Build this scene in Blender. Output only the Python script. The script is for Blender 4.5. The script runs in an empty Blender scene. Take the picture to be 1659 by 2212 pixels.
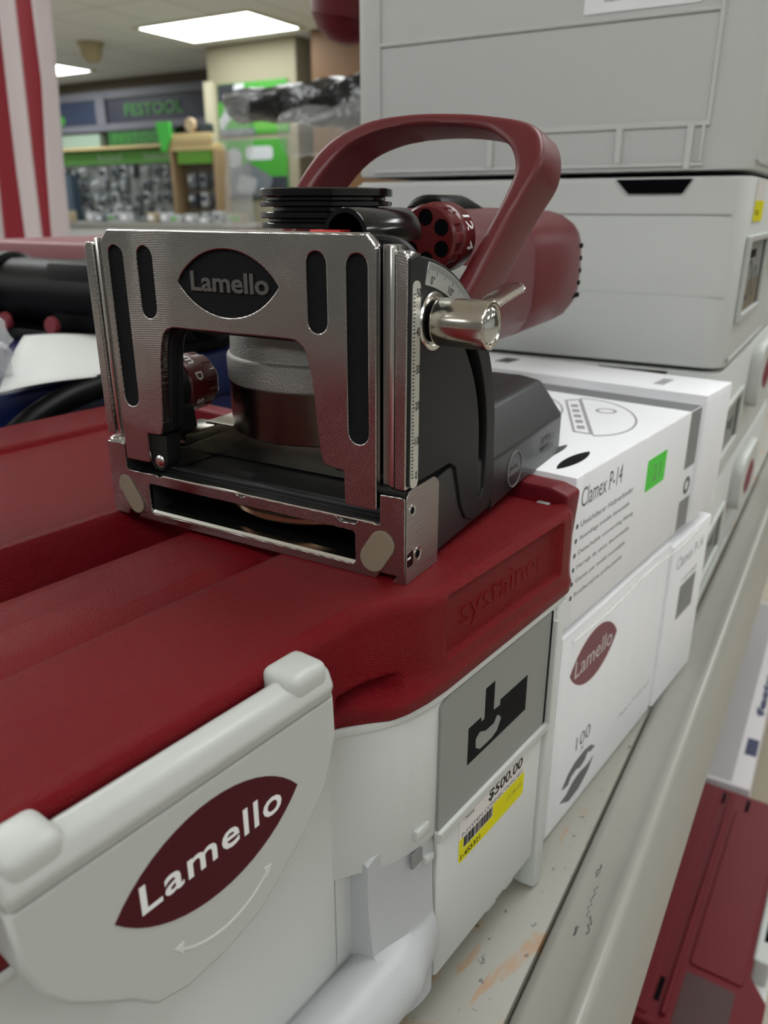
import bpy, bmesh, math, random
from mathutils import Vector, Matrix
random.seed(7)
C = bpy.context.scene.collection
sc = bpy.context.scene
MM = 0.001
R = math.radians

# ------------------------------------------------------------------ camera, light level
cam_d = bpy.data.cameras.new('camera'); cam = bpy.data.objects.new('camera', cam_d); C.objects.link(cam)
sc.camera = cam
PITCH, YAW = R(21.1), R(30.5)
cam.location = Vector((-179.6, -98.6, 102.0)) * MM
hd = Vector((math.cos(YAW), math.sin(YAW), 0)); rt = Vector((math.sin(YAW), -math.cos(YAW), 0))
fw = hd * math.cos(PITCH) - Vector((0, 0, math.sin(PITCH))); up = rt.cross(fw)
cam.rotation_euler = Matrix((rt, up, -fw)).transposed().to_euler()
cam_d.sensor_fit = 'VERTICAL'; cam_d.sensor_height = 36.0; cam_d.lens = 36.0 * 1700 / 2212
cam_d.clip_start = 0.01; cam_d.clip_end = 100
cam_d.dof.use_dof = True; cam_d.dof.focus_distance = 0.235; cam_d.dof.aperture_fstop = 17.0
sc.view_settings.view_transform = 'Standard'; sc.view_settings.look = 'None'
sc.view_settings.gamma = 1.0; sc.view_settings.exposure = -0.15
sc.view_settings.use_curve_mapping = False
w = bpy.data.worlds.new('world'); sc.world = w; w.use_nodes = True
w.node_tree.nodes['Background'].inputs[0].default_value = (0.9, 0.93, 1, 1)
w.node_tree.nodes['Background'].inputs[1].default_value = 0.16
PANEL = 10.0        # strength of the ceiling light diffusers

# ------------------------------------------------------------------ materials
MATS = {}
def mat(name, col, rough=0.5, metal=0.0, bump=None, spec=0.5, emit=None, trans=0.0, coat=0.0, alpha=1.0, var=None, ior=None, aniso=0):
    if name in MATS: return MATS[name]
    m = bpy.data.materials.new(name); m.use_nodes = True; nt = m.node_tree
    b = nt.nodes['Principled BSDF']; i = b.inputs
    i['Base Color'].default_value = (*col, 1); i['Roughness'].default_value = rough; i['Metallic'].default_value = metal
    i['Specular IOR Level'].default_value = spec; i['Transmission Weight'].default_value = trans
    i['Coat Weight'].default_value = coat; i['Alpha'].default_value = alpha
    if ior: i['IOR'].default_value = ior
    if emit: i['Emission Color'].default_value = (*emit[0], 1); i['Emission Strength'].default_value = emit[1]
    tc = nt.nodes.new('ShaderNodeTexCoord')
    if bump:   # (scale per metre, strength, distance in m[, stretch])
        n = nt.nodes.new('ShaderNodeTexNoise'); n.inputs['Scale'].default_value = bump[0]; n.inputs['Detail'].default_value = 3
        src = tc.outputs['Object']
        if len(bump) > 3:
            mp = nt.nodes.new('ShaderNodeMapping'); mp.inputs['Scale'].default_value = bump[3]
            nt.links.new(src, mp.inputs[0]); src = mp.outputs[0]
        nt.links.new(src, n.inputs['Vector'])
        bp = nt.nodes.new('ShaderNodeBump'); bp.inputs['Strength'].default_value = bump[1]; bp.inputs['Distance'].default_value = bump[2]
        nt.links.new(n.outputs['Fac'], bp.inputs['Height']); nt.links.new(bp.outputs[0], i['Normal'])
    if var:    # (scale, other colour)
        n = nt.nodes.new('ShaderNodeTexNoise'); n.inputs['Scale'].default_value = var[0]; n.inputs['Detail'].default_value = 5
        nt.links.new(tc.outputs['Object'], n.inputs['Vector'])
        cr = nt.nodes.new('ShaderNodeValToRGB'); cr.color_ramp.elements[0].position = 0.38; cr.color_ramp.elements[1].position = 0.62
        cr.color_ramp.elements[0].color = (*col, 1); cr.color_ramp.elements[1].color = (*var[1], 1)
        nt.links.new(n.outputs['Fac'], cr.inputs[0]); nt.links.new(cr.outputs[0], i['Base Color'])
    MATS[name] = m; return m

red_shell = mat('red_shell', (0.165, 0.0022, 0.006), 0.24, bump=(2600, 1.0, 0.0007), spec=0.17)
red_smooth = mat('red_smooth', (0.115, 0.006, 0.011), 0.45, spec=0.2)
tool_red = mat('tool_red', (0.115, 0.011, 0.015), 0.38, spec=0.42, bump=(1500, 0.15, 0.0001))
dial_red = mat('dial_red', (0.095, 0.008, 0.009), 0.3, spec=0.5)
grey_shell = mat('grey_shell', (0.55, 0.56, 0.545), 0.5, bump=(1500, 0.35, 0.00015), spec=0.3)
grey_smooth = mat('grey_smooth', (0.46, 0.47, 0.45), 0.38, spec=0.4)
handle_grey = mat('handle_grey', (0.42, 0.43, 0.44), 0.4, bump=(1500, 0.25, 0.0001), spec=0.45)
card_grey = mat('card_grey', (0.225, 0.23, 0.22), 0.45)
ink = mat('black_ink', (0.005, 0.005, 0.006), 0.6, spec=0.08)
grey_ink = mat('grey_ink', (0.085, 0.085, 0.088), 0.6, spec=0.15)
light_ink = mat('light_ink', (0.33, 0.33, 0.33), 0.6)
white_ink = mat('white_ink', (0.78, 0.78, 0.78), 0.5)
logo_red = mat('logo_red', (0.062, 0.006, 0.010), 0.5, spec=0.12)
print_red = mat('print_red', (0.16, 0.010, 0.024), 0.5, spec=0.2)
carton_white = mat('carton_white', (0.85, 0.85, 0.88), 0.45)
carton_grey = mat('carton_grey', (0.15, 0.15, 0.155), 0.45)
yellow = mat('yellow_paper', (0.62, 0.57, 0.002), 0.55, spec=0.15)
label_white = mat('label_white', (0.66, 0.62, 0.60), 0.45)
green_label = mat('green_label', (0.03, 0.62, 0.004), 0.55, spec=0.15)
black_coat = mat('black_coating', (0.009, 0.009, 0.0095), 0.5, bump=(2600, 0.45, 0.00012), spec=0.30)
black_gloss = mat('black_gloss', (0.003, 0.003, 0.004), 0.14, spec=0.45)
black_deep = mat('black_deep', (0.002, 0.002, 0.003), 0.8, spec=0.05)
inlay = mat('black_inlay', (0.004, 0.004, 0.005), 0.8, bump=(3500, 0.9, 0.0003), spec=0.2)
chrome = mat('nickel', (0.60, 0.56, 0.50), 0.17, 1.0, bump=(300, 0.08, 0.0002))
steel = mat('steel', (0.36, 0.33, 0.28), 0.24, 1.0, bump=(250, 0.1, 0.0003))
bare_edge = mat('bare_aluminium', (0.82, 0.81, 0.78), 0.2, 1.0)
cast = mat('cast_silver', (0.31, 0.305, 0.29), 0.48, 0.75, bump=(1300, 0.8, 0.0003))
rubber = mat('rubber_pad', (0.20, 0.155, 0.11), 0.6, bump=(900, 0.3, 0.0002))
scale_mat = mat('scale_plate', (0.52, 0.51, 0.46), 0.35, 0.35)
housing_grey = mat('housing_coating', (0.022, 0.023, 0.025), 0.36, 0.3, bump=(2200, 0.5, 0.00012), spec=0.6)
emboss_line = mat('embossed_grey', (0.20, 0.20, 0.20), 0.5)
shelf_metal = mat('shelf_metal', (0.34, 0.345, 0.30), 0.35, spec=0.5)
lip_metal = mat('lip_metal', (0.275, 0.265, 0.235), 0.30, spec=0.6, bump=(60, 0.1, 0.001))
blue_case = mat('blue_plastic', (0.006, 0.012, 0.075), 0.4)
dark_plastic = mat('dark_plastic', (0.003, 0.003, 0.0035), 0.4, spec=0.12)
paper = mat('paper', (0.62, 0.63, 0.61), 0.6)
flag_red = mat('flag_red', (0.24, 0.006, 0.018), 0.8)
flag_white = mat('flag_white', (0.58, 0.50, 0.51), 0.8)
bag_mat = mat('clear_bag', (0.55, 0.55, 0.55), 0.16, spec=0.6, alpha=0.22, bump=(18, 1.0, 0.02))
bag_near = mat('clear_bag_fold', (0.70, 0.71, 0.73), 0.2, spec=0.7, alpha=0.42, bump=(40, 1.0, 0.01))
film = mat('clear_film', (0.8, 0.8, 0.8), 0.12, spec=0.8, alpha=0.10, bump=(60, 0.9, 0.004))
wrap_dark = mat('dark_wrapped', (0.012, 0.012, 0.013), 0.26, spec=0.32, bump=(14, 1.0, 0.03))
beige_wall = mat('beige_paint', (0.30, 0.275, 0.19), 0.8)
brown_wall = mat('brown_paint', (0.11, 0.085, 0.055), 0.8)
side_wall = mat('side_wall_paint', (0.52, 0.52, 0.51), 0.8)
navy = mat('navy_panel', (0.010, 0.014, 0.036), 0.5)
navy2 = mat('navy_panel_blue', (0.008, 0.022, 0.065), 0.5)
brand_green = mat('brand_green', (0.05, 0.30, 0.03), 0.5)
band_green = mat('band_green', (0.11, 0.36, 0.05), 0.5)
letter_green = mat('letter_green', (0.05, 0.25, 0.04), 0.5)
pale_wood = mat('pale_wood', (0.58, 0.45, 0.22), 0.6)
orange_wood = mat('orange_wood', (0.17, 0.085, 0.03), 0.6)
trim_grey = mat('trim_grey', (0.15, 0.15, 0.18), 0.5)
peg = mat('peg_board', (0.10, 0.11, 0.10), 0.7, var=(7, (0.20, 0.21, 0.20)))
prod_a = mat('product_silver', (0.42, 0.44, 0.45), 0.4); prod_b = mat('product_dark', (0.03, 0.035, 0.045), 0.4)
prod_c = mat('product_grey', (0.16, 0.18, 0.20), 0.4); prod_d = mat('product_green', (0.08, 0.36, 0.04), 0.5)
pink_ink = mat('photo_brown', (0.16, 0.125, 0.085), 0.5); navy_ink = mat('navy_ink', (0.006, 0.012, 0.06), 0.5)

def milled():
    m = bpy.data.materials.new('milled_aluminium'); m.use_nodes = True; nt = m.node_tree; N = nt.nodes; L = nt.links
    b = N['Principled BSDF']; b.inputs['Metallic'].default_value = 1.0; b.inputs['Base Color'].default_value = (0.47, 0.455, 0.445, 1)
    tc = N.new('ShaderNodeTexCoord'); sp = N.new('ShaderNodeSeparateXYZ'); L.new(tc.outputs['Object'], sp.inputs[0])
    def ma(op, a, b_=None, c=None):
        n = N.new('ShaderNodeMath'); n.operation = op
        for k, v in enumerate((a, b_, c)):
            if v is None: continue
            if isinstance(v, (int, float)): n.inputs[k].default_value = v
            else: L.new(v, n.inputs[k])
        return n.outputs[0]
    y, z = sp.outputs[1], sp.outputs[2]
    # cutter path: shallow arcs about a far centre, so the rows of cusps bow across the face
    dz = ma('ADD', z, 0.25); dy = ma('SUBTRACT', y, 0.075)
    rr = ma('SQRT', ma('ADD', ma('MULTIPLY', dz, dz), ma('MULTIPLY', dy, dy)))
    th = ma('ARCTAN2', dy, dz)
    s1 = ma('SINE', ma('MULTIPLY', rr, 9000.0))
    row = ma('ADD', ma('MULTIPLY', th, 3300.0), ma('MULTIPLY', ma('FLOOR', ma('MULTIPLY', rr, 9000 / 6.2832)), 3.1416))
    s2 = ma('SINE', row)
    h = ma('MULTIPLY', ma('ADD', s1, 1.0), ma('ADD', s2, 1.0))
    ns = N.new('ShaderNodeTexNoise'); ns.inputs['Scale'].default_value = 25; L.new(tc.outputs['Object'], ns.inputs['Vector'])
    amp = ma('MULTIPLY', h, ma('MAXIMUM', ma('SUBTRACT', ma('MULTIPLY', ns.outputs['Fac'], 2.6), 0.75), 0.1))
    bp = N.new('ShaderNodeBump'); bp.inputs['Strength'].default_value = 0.5; bp.inputs['Distance'].default_value = 0.00004
    L.new(amp, bp.inputs['Height']); L.new(bp.outputs[0], b.inputs['Normal'])
    b.inputs['Roughness'].default_value = 0.14
    return m
milled = milled()
def brushed():
    m = bpy.data.materials.new('brushed_aluminium'); m.use_nodes = True; nt = m.node_tree; N = nt.nodes; L = nt.links
    b = N['Principled BSDF']; b.inputs['Metallic'].default_value = 1.0; b.inputs['Base Color'].default_value = (0.44, 0.425, 0.41, 1); b.inputs['Roughness'].default_value = 0.33
    tc = N.new('ShaderNodeTexCoord'); mp = N.new('ShaderNodeMapping'); mp.inputs['Rotation'].default_value = (0, 0.25, 0); mp.inputs['Scale'].default_value = (60, 60, 4200)
    n = N.new('ShaderNodeTexNoise'); n.inputs['Scale'].default_value = 1; L.new(tc.outputs['Object'], mp.inputs[0]); L.new(mp.outputs[0], n.inputs['Vector'])
    bp = N.new('ShaderNodeBump'); bp.inputs['Strength'].default_value = 0.7; bp.inputs['Distance'].default_value = 0.00025
    L.new(n.outputs['Fac'], bp.inputs['Height']); L.new(bp.outputs[0], b.inputs['Normal'])
    return m
brushed = brushed()
def worn_shelf():
    m = bpy.data.materials.new('worn_shelf'); m.use_nodes = True; nt = m.node_tree; N = nt.nodes; L = nt.links
    b = N['Principled BSDF']; b.inputs['Roughness'].default_value = 0.42
    tc = N.new('ShaderNodeTexCoord')
    n1 = N.new('ShaderNodeTexNoise'); n1.inputs['Scale'].default_value = 34; n1.inputs['Detail'].default_value = 8; n1.inputs['Distortion'].default_value = 1.6; n1.inputs['Roughness'].default_value = 0.62
    mp = N.new('ShaderNodeMapping'); mp.inputs['Rotation'].default_value = (0, 0, 0.5); mp.inputs['Scale'].default_value = (0.35, 1.5, 1)
    L.new(tc.outputs['Object'], mp.inputs[0]); L.new(mp.outputs[0], n1.inputs['Vector'])
    cr = N.new('ShaderNodeValToRGB'); e = cr.color_ramp.elements
    e[0].position = 0.54; e[0].color = (0.225, 0.215, 0.18, 1); e[1].position = 0.62; e[1].color = (0.26, 0.15, 0.07, 1)
    L.new(n1.outputs['Fac'], cr.inputs[0])
    n2 = N.new('ShaderNodeTexNoise'); n2.inputs['Scale'].default_value = 260; n2.inputs['Detail'].default_value = 4; L.new(tc.outputs['Object'], n2.inputs['Vector'])
    c2 = N.new('ShaderNodeValToRGB'); f = c2.color_ramp.elements; f[0].position = 0.66; f[0].color = (1, 1, 1, 1); f[1].position = 0.70; f[1].color = (0.35, 0.35, 0.34, 1)
    L.new(n2.outputs['Fac'], c2.inputs[0])
    mx = N.new('ShaderNodeMix'); mx.data_type = 'RGBA'; mx.blend_type = 'MULTIPLY'; mx.inputs[0].default_value = 1
    L.new(cr.outputs[0], mx.inputs[6]); L.new(c2.outputs[0], mx.inputs[7]); L.new(mx.outputs[2], b.inputs['Base Color'])
    return m
worn_shelf = worn_shelf()
def ceiling_mat():
    m = bpy.data.materials.new('ceiling_tile'); m.use_nodes = True; nt = m.node_tree; N = nt.nodes; L = nt.links
    b = N['Principled BSDF']; b.inputs['Roughness'].default_value = 0.9
    tc = N.new('ShaderNodeTexCoord'); br = N.new('ShaderNodeTexBrick'); br.offset = 0
    br.inputs['Scale'].default_value = 1; br.inputs['Brick Width'].default_value = 1.2; br.inputs['Row Height'].default_value = 0.6; br.inputs['Mortar Size'].default_value = 0.012
    br.inputs['Color1'].default_value = (0.86, 0.86, 0.85, 1); br.inputs['Color2'].default_value = (0.83, 0.83, 0.82, 1); br.inputs['Mortar'].default_value = (0.64, 0.64, 0.62, 1)
    L.new(tc.outputs['Object'], br.inputs['Vector']); L.new(br.outputs[0], b.inputs['Base Color'])
    return m
ceiling_tile = ceiling_mat()
floor_mat = mat('floor_vinyl', (0.33, 0.29, 0.23), 0.5, var=(30, (0.36, 0.32, 0.26)))

# ------------------------------------------------------------------ mesh helpers (all lengths in millimetres)
def finish(name, me, m, parent=None, angle=32, smooth=True):
    if smooth:
        me.shade_smooth(); me.set_sharp_from_angle(angle=R(angle))
    o = bpy.data.objects.new(name, me); C.objects.link(o)
    if m: me.materials.clear(); me.materials.append(m)
    if parent: o.parent = parent
    return o
def from_bm(name, bm, m, parent=None, angle=32, smooth=True):
    me = bpy.data.meshes.new(name); bmesh.ops.recalc_face_normals(bm, faces=bm.faces); bm.to_mesh(me); bm.free()
    me.transform(Matrix.Scale(MM, 4)); return finish(name, me, m, parent, angle, smooth)
def tag(o, label, cat=None, group=None, kind=None):
    o['label'] = label
    if cat: o['category'] = cat
    if group: o['group'] = group
    if kind: o['kind'] = kind
    return o
def thing(name, label, cat, loc=(0, 0, 0), rz=0, group=None):
    o = bpy.data.objects.new(name, None); o.empty_display_size = 0.02; C.objects.link(o)
    o.location = Vector(loc) * MM; o.rotation_euler = (0, 0, rz)
    return tag(o, label, cat, group)
def frame(o, u, v):
    u = Vector(u).normalized(); v = Vector(v).normalized(); n = u.cross(v)
    return Matrix.Translation(Vector(o)) @ Matrix((u, v, n)).transposed().to_4x4()
FRONT = lambda x=0, y=0, z=0: frame((x, y, z), (0, -1, 0), (0, 0, 1))     # faces -X: u = -Y, v = Z
SIDE = lambda x=0, y=0, z=0: frame((x, y, z), (1, 0, 0), (0, 0, 1))       # faces -Y: u = X, v = Z
TOP = lambda x=0, y=0, z=0: frame((x, y, z), (1, 0, 0), (0, 1, 0))
def rnd(pts, r, n=5):
    out = []; N = len(pts)
    for k in range(N):
        p = Vector(pts[k][:2]); a = Vector(pts[k - 1][:2]); b = Vector(pts[(k + 1) % N][:2])
        rr = pts[k][2] if len(pts[k]) > 2 else r
        da, db = (a - p), (b - p); la, lb = da.length, db.length
        if rr <= 0 or la < 1e-6 or lb < 1e-6: out.append(tuple(p)); continue
        da /= la; db /= lb; ang = math.acos(max(-1, min(1, da.dot(db))))
        if ang > 3.1: out.append(tuple(p)); continue
        d = min(rr / math.tan(ang / 2), la * 0.49, lb * 0.49)
        s, e = p + da * d, p + db * d
        for j in range(n + 1):
            t = j / n; out.append(tuple(s * (1 - t) ** 2 + p * 2 * t * (1 - t) + e * t * t))
    return out
def stadium(cx, cy, wd, ht, n=10, ang=0):
    r = min(wd, ht) / 2; pts = []
    if ht >= wd:
        for j in range(n + 1): a = math.pi * j / n; pts.append((r * math.cos(a), ht / 2 - r + r * math.sin(a)))
        for j in range(n + 1): a = math.pi + math.pi * j / n; pts.append((r * math.cos(a), -ht / 2 + r + r * math.sin(a)))
    else:
        for j in range(n + 1): a = -math.pi / 2 + math.pi * j / n; pts.append((wd / 2 - r + r * math.cos(a), r * math.sin(a)))
        for j in range(n + 1): a = math.pi / 2 + math.pi * j / n; pts.append((-wd / 2 + r + r * math.cos(a), r * math.sin(a)))
    c, s = math.cos(ang), math.sin(ang)
    return [(cx + x * c - y * s, cy + x * s + y * c) for x, y in pts]
def circle(cx, cy, r, n=32): return [(cx + r * math.cos(2 * math.pi * k / n), cy + r * math.sin(2 * math.pi * k / n)) for k in range(n)]
def eye(cx, cy, wd, ht, n=14, lean=0):
    pts = []
    for s in (1, -1):
        for j in range(n):
            t = j / n; x = wd / 2 * (1 - 2 * t) * s; y = s * ht / 2 * (1 - (1 - 2 * t) ** 2) ** 0.82
            pts.append((cx + x + lean * y, cy + y))
    return pts
def rect(x0, y0, x1, y1): return [(x0, y0), (x1, y0), (x1, y1), (x0, y1)]
def slab(name, loops, w0, w1, M, m, parent=None, bevel=0.0, angle=32):
    """flat shape with holes, in the plane of frame M, from depth w0 to w1"""
    cu = bpy.data.curves.new('tmp', 'CURVE'); cu.dimensions = '2D'; cu.fill_mode = 'BOTH'
    for lp in loops:
        s = cu.splines.new('POLY'); s.points.add(len(lp) - 1); s.use_cyclic_u = True
        for k, p in enumerate(lp): s.points[k].co = (p[0], p[1], 0, 1)
    h = abs(w1 - w0) / 2
    bv = min(bevel, h * 0.98)
    cu.extrude = max(h - bv, 0.0)
    if bv > 0: cu.bevel_depth = bv; cu.bevel_resolution = 1; cu.offset = -bv
    o = bpy.data.objects.new('tmp', cu); C.objects.link(o)
    me = bpy.data.meshes.new_from_object(o.evaluated_get(bpy.context.evaluated_depsgraph_get()))
    bpy.data.objects.remove(o); bpy.data.curves.remove(cu)
    me.name = name
    me.transform(Matrix.Scale(MM, 4) @ M @ Matrix.Translation((0, 0, (w0 + w1) / 2)))
    return finish(name, me, m, parent, angle)
def text(name, s, M, m, parent, size=None, width=None, height=None, depth=0.15, bold=0.0, shear=0.0, align='CENTER', space=1.0, bevel=0.0, warp=None):
    cu = bpy.data.curves.new('tmp', 'FONT'); cu.body = s; cu.size = 1.0; cu.extrude = 0.0; cu.align_x = 'LEFT'; cu.offset = bold; cu.shear = shear
    cu.space_character = space; cu.resolution_u = 3
    o = bpy.data.objects.new('tmp', cu); C.objects.link(o)
    me = bpy.data.meshes.new_from_object(o.evaluated_get(bpy.context.evaluated_depsgraph_get()))
    bpy.data.objects.remove(o); bpy.data.curves.remove(cu); me.name = name
    xs = [v.co.x for v in me.vertices]; ys = [v.co.y for v in me.vertices]
    x0, x1, y0, y1 = min(xs), max(xs), min(ys), max(ys)
    sy = (height / (y1 - y0)) if height else (size or 1)
    sx = (width / (x1 - x0)) if width else sy
    if not height and width and not size: sy = sx
    ax = {'CENTER': (x0 + x1) / 2, 'LEFT': x0, 'RIGHT': x1}[align]
    bm = bmesh.new(); bm.from_mesh(me); bpy.data.meshes.remove(me)
    for v in bm.verts: v.co = Vector(((v.co.x - ax) * sx, (v.co.y - (y0 + y1) / 2) * sy, 0))
    r = bmesh.ops.extrude_face_region(bm, geom=bm.faces[:])
    for g in r['geom']:
        if isinstance(g, bmesh.types.BMVert): g.co.z += depth
    if warp:
        for v in bm.verts: v.co = Vector(warp(v.co))
    for v in bm.verts: v.co = M @ v.co
    return from_bm(name, bm, m, parent)
def box(name, x0, y0, z0, x1, y1, z1, m, parent=None, bev=0.0, seg=2, bm=None):
    own = bm is None
    if own: bm = bmesh.new()
    r = bmesh.ops.create_cube(bm, size=1)
    for v in r['verts']: v.co = Vector(((x0 + x1) / 2 + v.co.x * (x1 - x0), (y0 + y1) / 2 + v.co.y * (y1 - y0), (z0 + z1) / 2 + v.co.z * (z1 - z0)))
    if bev > 0:
        es = list({e for v in r['verts'] for e in v.link_edges})
        bmesh.ops.bevel(bm, geom=es, offset=min(bev, 0.49 * min(abs(x1 - x0), abs(y1 - y0), abs(z1 - z0))), segments=seg, affect='EDGES', profile=0.5)
    if own: return from_bm(name, bm, m, parent)
def lathe_bm(bm, prof, o, ax, n=48, ref=None):
    o = Vector(o); ax = Vector(ax).normalized(); a = Vector(ref) if ref else (Vector((0, 0, 1)) if abs(ax.z) < 0.9 else Vector((1, 0, 0)))
    a = (a - ax * a.dot(ax)).normalized(); b = ax.cross(a); rings = []
    for r, h in prof:
        if r < 1e-6: rings.append([bm.verts.new(o + ax * h)])
        else: rings.append([bm.verts.new(o + ax * h + (a * math.cos(2 * math.pi * k / n) + b * math.sin(2 * math.pi * k / n)) * r) for k in range(n)])
    for p, q in zip(rings, rings[1:]):
        for k in range(n):
            j = (k + 1) % n
            if len(p) == 1 and len(q) == 1: continue
            if len(p) == 1: bm.faces.new((p[0], q[k], q[j]))
            elif len(q) == 1: bm.faces.new((p[k], p[j], q[0]))
            else: bm.faces.new((p[k], p[j], q[j], q[k]))
def lathe(name, prof, o, ax, m, parent=None, n=48, angle=32):
    bm = bmesh.new(); lathe_bm(bm, prof, o, ax, n); return from_bm(name, bm, m, parent, angle)
def cyl(name, o, ax, r, h, m, parent=None, ch=0.5, n=48):
    return lathe(name, [(0, 0), (r - ch, 0), (r, ch), (r, h - ch), (r - ch, h), (0, h)], o, ax, m, parent, n)
def loft(name, rings, m, parent=None, closed=False, angle=50, caps=True):
    bm = bmesh.new(); R_ = [[bm.verts.new(p) for p in r] for r in rings]; n = len(rings[0])
    pairs = list(zip(R_, R_[1:])) + ([(R_[-1], R_[0])] if closed else [])
    for p, q in pairs:
        for k in range(n): bm.faces.new((p[k], p[(k + 1) % n], q[(k + 1) % n], q[k]))
    if caps and not closed: bm.faces.new(R_[0]); bm.faces.new(R_[-1])
    return from_bm(name, bm, m, parent, angle)
def smooth_path(ctrl, n=6):
    P = [Vector(p) for p in ctrl]; P = [P[0] * 2 - P[1]] + P + [P[-1] * 2 - P[-2]]; out = []
    for i in range(1, len(P) - 2):
        for j in range(n):
            t = j / n; a, b, c, d = P[i - 1], P[i], P[i + 1], P[i + 2]
            out.append(0.5 * ((2 * b) + (c - a) * t + (2 * a - 5 * b + 4 * c - d) * t * t + (3 * b - a - 3 * c + d) * t ** 3))
    out.append(P[-2]); return out
def tube(name, ctrl, r, m, parent=None, n=16, sub=6):
    path = smooth_path(ctrl, sub); rings = []; prev = None
    for i, p in enumerate(path):
        t = (path[min(i + 1, len(path) - 1)] - path[max(i - 1, 0)]).normalized()
        a = prev if prev is not None else (Vector((0, 0, 1)) if abs(t.z) < 0.9 else Vector((1, 0, 0)))
        a = (a - t * a.dot(t)).normalized(); prev = a; b = t.cross(a)
        rr = r(i / (len(path) - 1)) if callable(r) else r
        rings.append([p + (a * math.cos(2 * math.pi * k / n) + b * math.sin(2 * math.pi * k / n)) * rr for k in range(n)])
    return loft(name, rings, m, parent)
def sm(a, b, x):
    t = max(0, min(1, (x - a) / (b - a))); return t * t * (3 - 2 * t)
def lerp_table(tab, x):
    if x <= tab[0][0]: return tab[0][1]
    for (a, va), (b, vb) in zip(tab, tab[1:]):
        if x <= b: return va + (vb - va) * (x - a) / (b - a)
    return tab[-1][1]

# ------------------------------------------------------------------ the room
FL, CE = -1000, 1550
def struct(name, x0, y0, z0, x1, y1, z1, m, bev=0):
    o = box(name, x0, y0, z0, x1, y1, z1, m, None, bev); o['kind'] = 'structure'; return o
struct('floor', -5000, -5000, FL - 60, 7500, 12000, FL, floor_mat)
struct('ceiling', -5000, -5000, CE, 7500, 12000, CE + 60, ceiling_tile)
struct('wall_back', 7400, -5000, FL, 7500, 12000, CE, brown_wall)
struct('wall_front', -5100, -5000, FL, -5000, 12000, CE, mat('dark_wall_paint', (0.17, 0.17, 0.165), 0.8))
struct('wall_right', -5000, -5100, FL, 7500, -5000, CE, side_wall)
struct('wall_left', -5000, 12000, FL, 7500, 12100, CE, side_wall)
# beige column wall between the sales bays
struct('wall_pillar', 6400, 4706, FL, 7390, 5760, CE, beige_wall)
struct('trim_pillar', 6340, 5680, FL, 6399, 5775, 1240, mat('pale_trim', (0.62, 0.58, 0.42), 0.7))
struct('wall_corner', 6700, 4250, FL, 7390, 4705, CE, mat('brown_panel', (0.12, 0.09, 0.06), 0.8))

lights = [(5805 - 2440 * i, 5070 + 2800 * j) for i in range(5) for j in (-3, -2, -1, 0, 1, 2) if not (i == 0 and j == 1)] + [(6450, 8420)]
def light_label(cx, cy):
    if cx == 5805 and cy == 5070: return 'bright rectangular ceiling light panel left of the red tool handle'
    if cx == 6450: return 'small far ceiling light panel beside the striped flag edge'
    return 'rectangular ceiling light panel out of sight overhead'
for cx, cy in lights:
    t = thing('ceiling_light', light_label(cx, cy), 'ceiling light', (cx, cy, CE), group='ceiling light panels')
    fr = slab('frame', [rect(-385, -640, 385, 640), rect(-345, -600, 345, 600)], -14, 0, TOP(0, 0, 0), mat('light_frame', (0.62, 0.62, 0.45), 0.5), t, 3)
    box('diffuser', -345, -600, -10, 345, 600, -4, mat('diffuser', (0.8, 0.8, 0.8), 0.5, emit=((0.96, 1.0, 1.0), PANEL)), t)

# ------------------------------------------------------------------ shelf the goods stand on, and the base deck below
SH = -175
t = thing('gondola_shelf', 'worn pale grey metal shelf with a raised front rail under the cases', 'shelf', (500, 0, SH))
t.location = (0, 0, 0)
box('shelf_deck', -700, -34.5, SH - 26, 1700, 640, SH, worn_shelf, t, 0.8)
# front rail: hollow rolled profile swept along the shelf
prof = [(-35.6, -177), (-36.5, -175.2), (-40, -174.6), (-50, -173.6), (-54, -171.6), (-57.5, -169.6), (-60, -170.6), (-62, -174), (-66, -184), (-69, -196), (-71, -215), (-68, -217), (-50, -217), (-36, -205)]
bm = bmesh.new(); rings = [[bm.verts.new((x, y, z)) for y, z in prof] for x in (-700, 1700)]
for k in range(len(prof)): bm.faces.new((rings[0][k], rings[0][(k + 1) % len(prof)], rings[1][(k + 1) % len(prof)], rings[1][k]))
bm.faces.new(rings[0]); bm.faces.new(rings[1])
from_bm('front_rail', bm, lip_metal, t, 60)
box('back_panel', -700, 636, FL, 1700, 650, -150, side_wall, t)
for x in (-690, 1660): box('upright', x, 600, FL, x + 30, 634, -150, shelf_metal, t)
for k, (x, y, l, a) in enumerate([(84, -46, 17, 0.75), (71, -49, 9, 1.1), (102, -44, 7, 0.7), (98, -53, 5, 1.2), (66, -45, 5, 1.6)]):
    bm = bmesh.new()
    for j in range(9):
        u = (j / 8 - 0.5) * l; wv = random.uniform(-0.7, 0.7)
        px, py = x + u * math.cos(a * 0.3) , y + wv + u * 0.05
        box('', px - 0.6, py - 0.16, -174.2, px + 0.7, py + 0.12, -173.15 - (y + 50) * 0.10, None, bm=bm)
    from_bm('scuff_mark', bm, grey_ink, t)
t = thing('base_deck', 'low beige deck under the shelf carrying the lower red case', 'shelf deck', (0, 0, 0))
box('deck_board', -300, -132, -845, 1650, 596, -815, mat('deck_beige', (0.22, 0.185, 0.13), 0.5), t, 2)
box('kick_plate', -300, -110, FL, 1700, -100, -845, side_wall, t)

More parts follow.
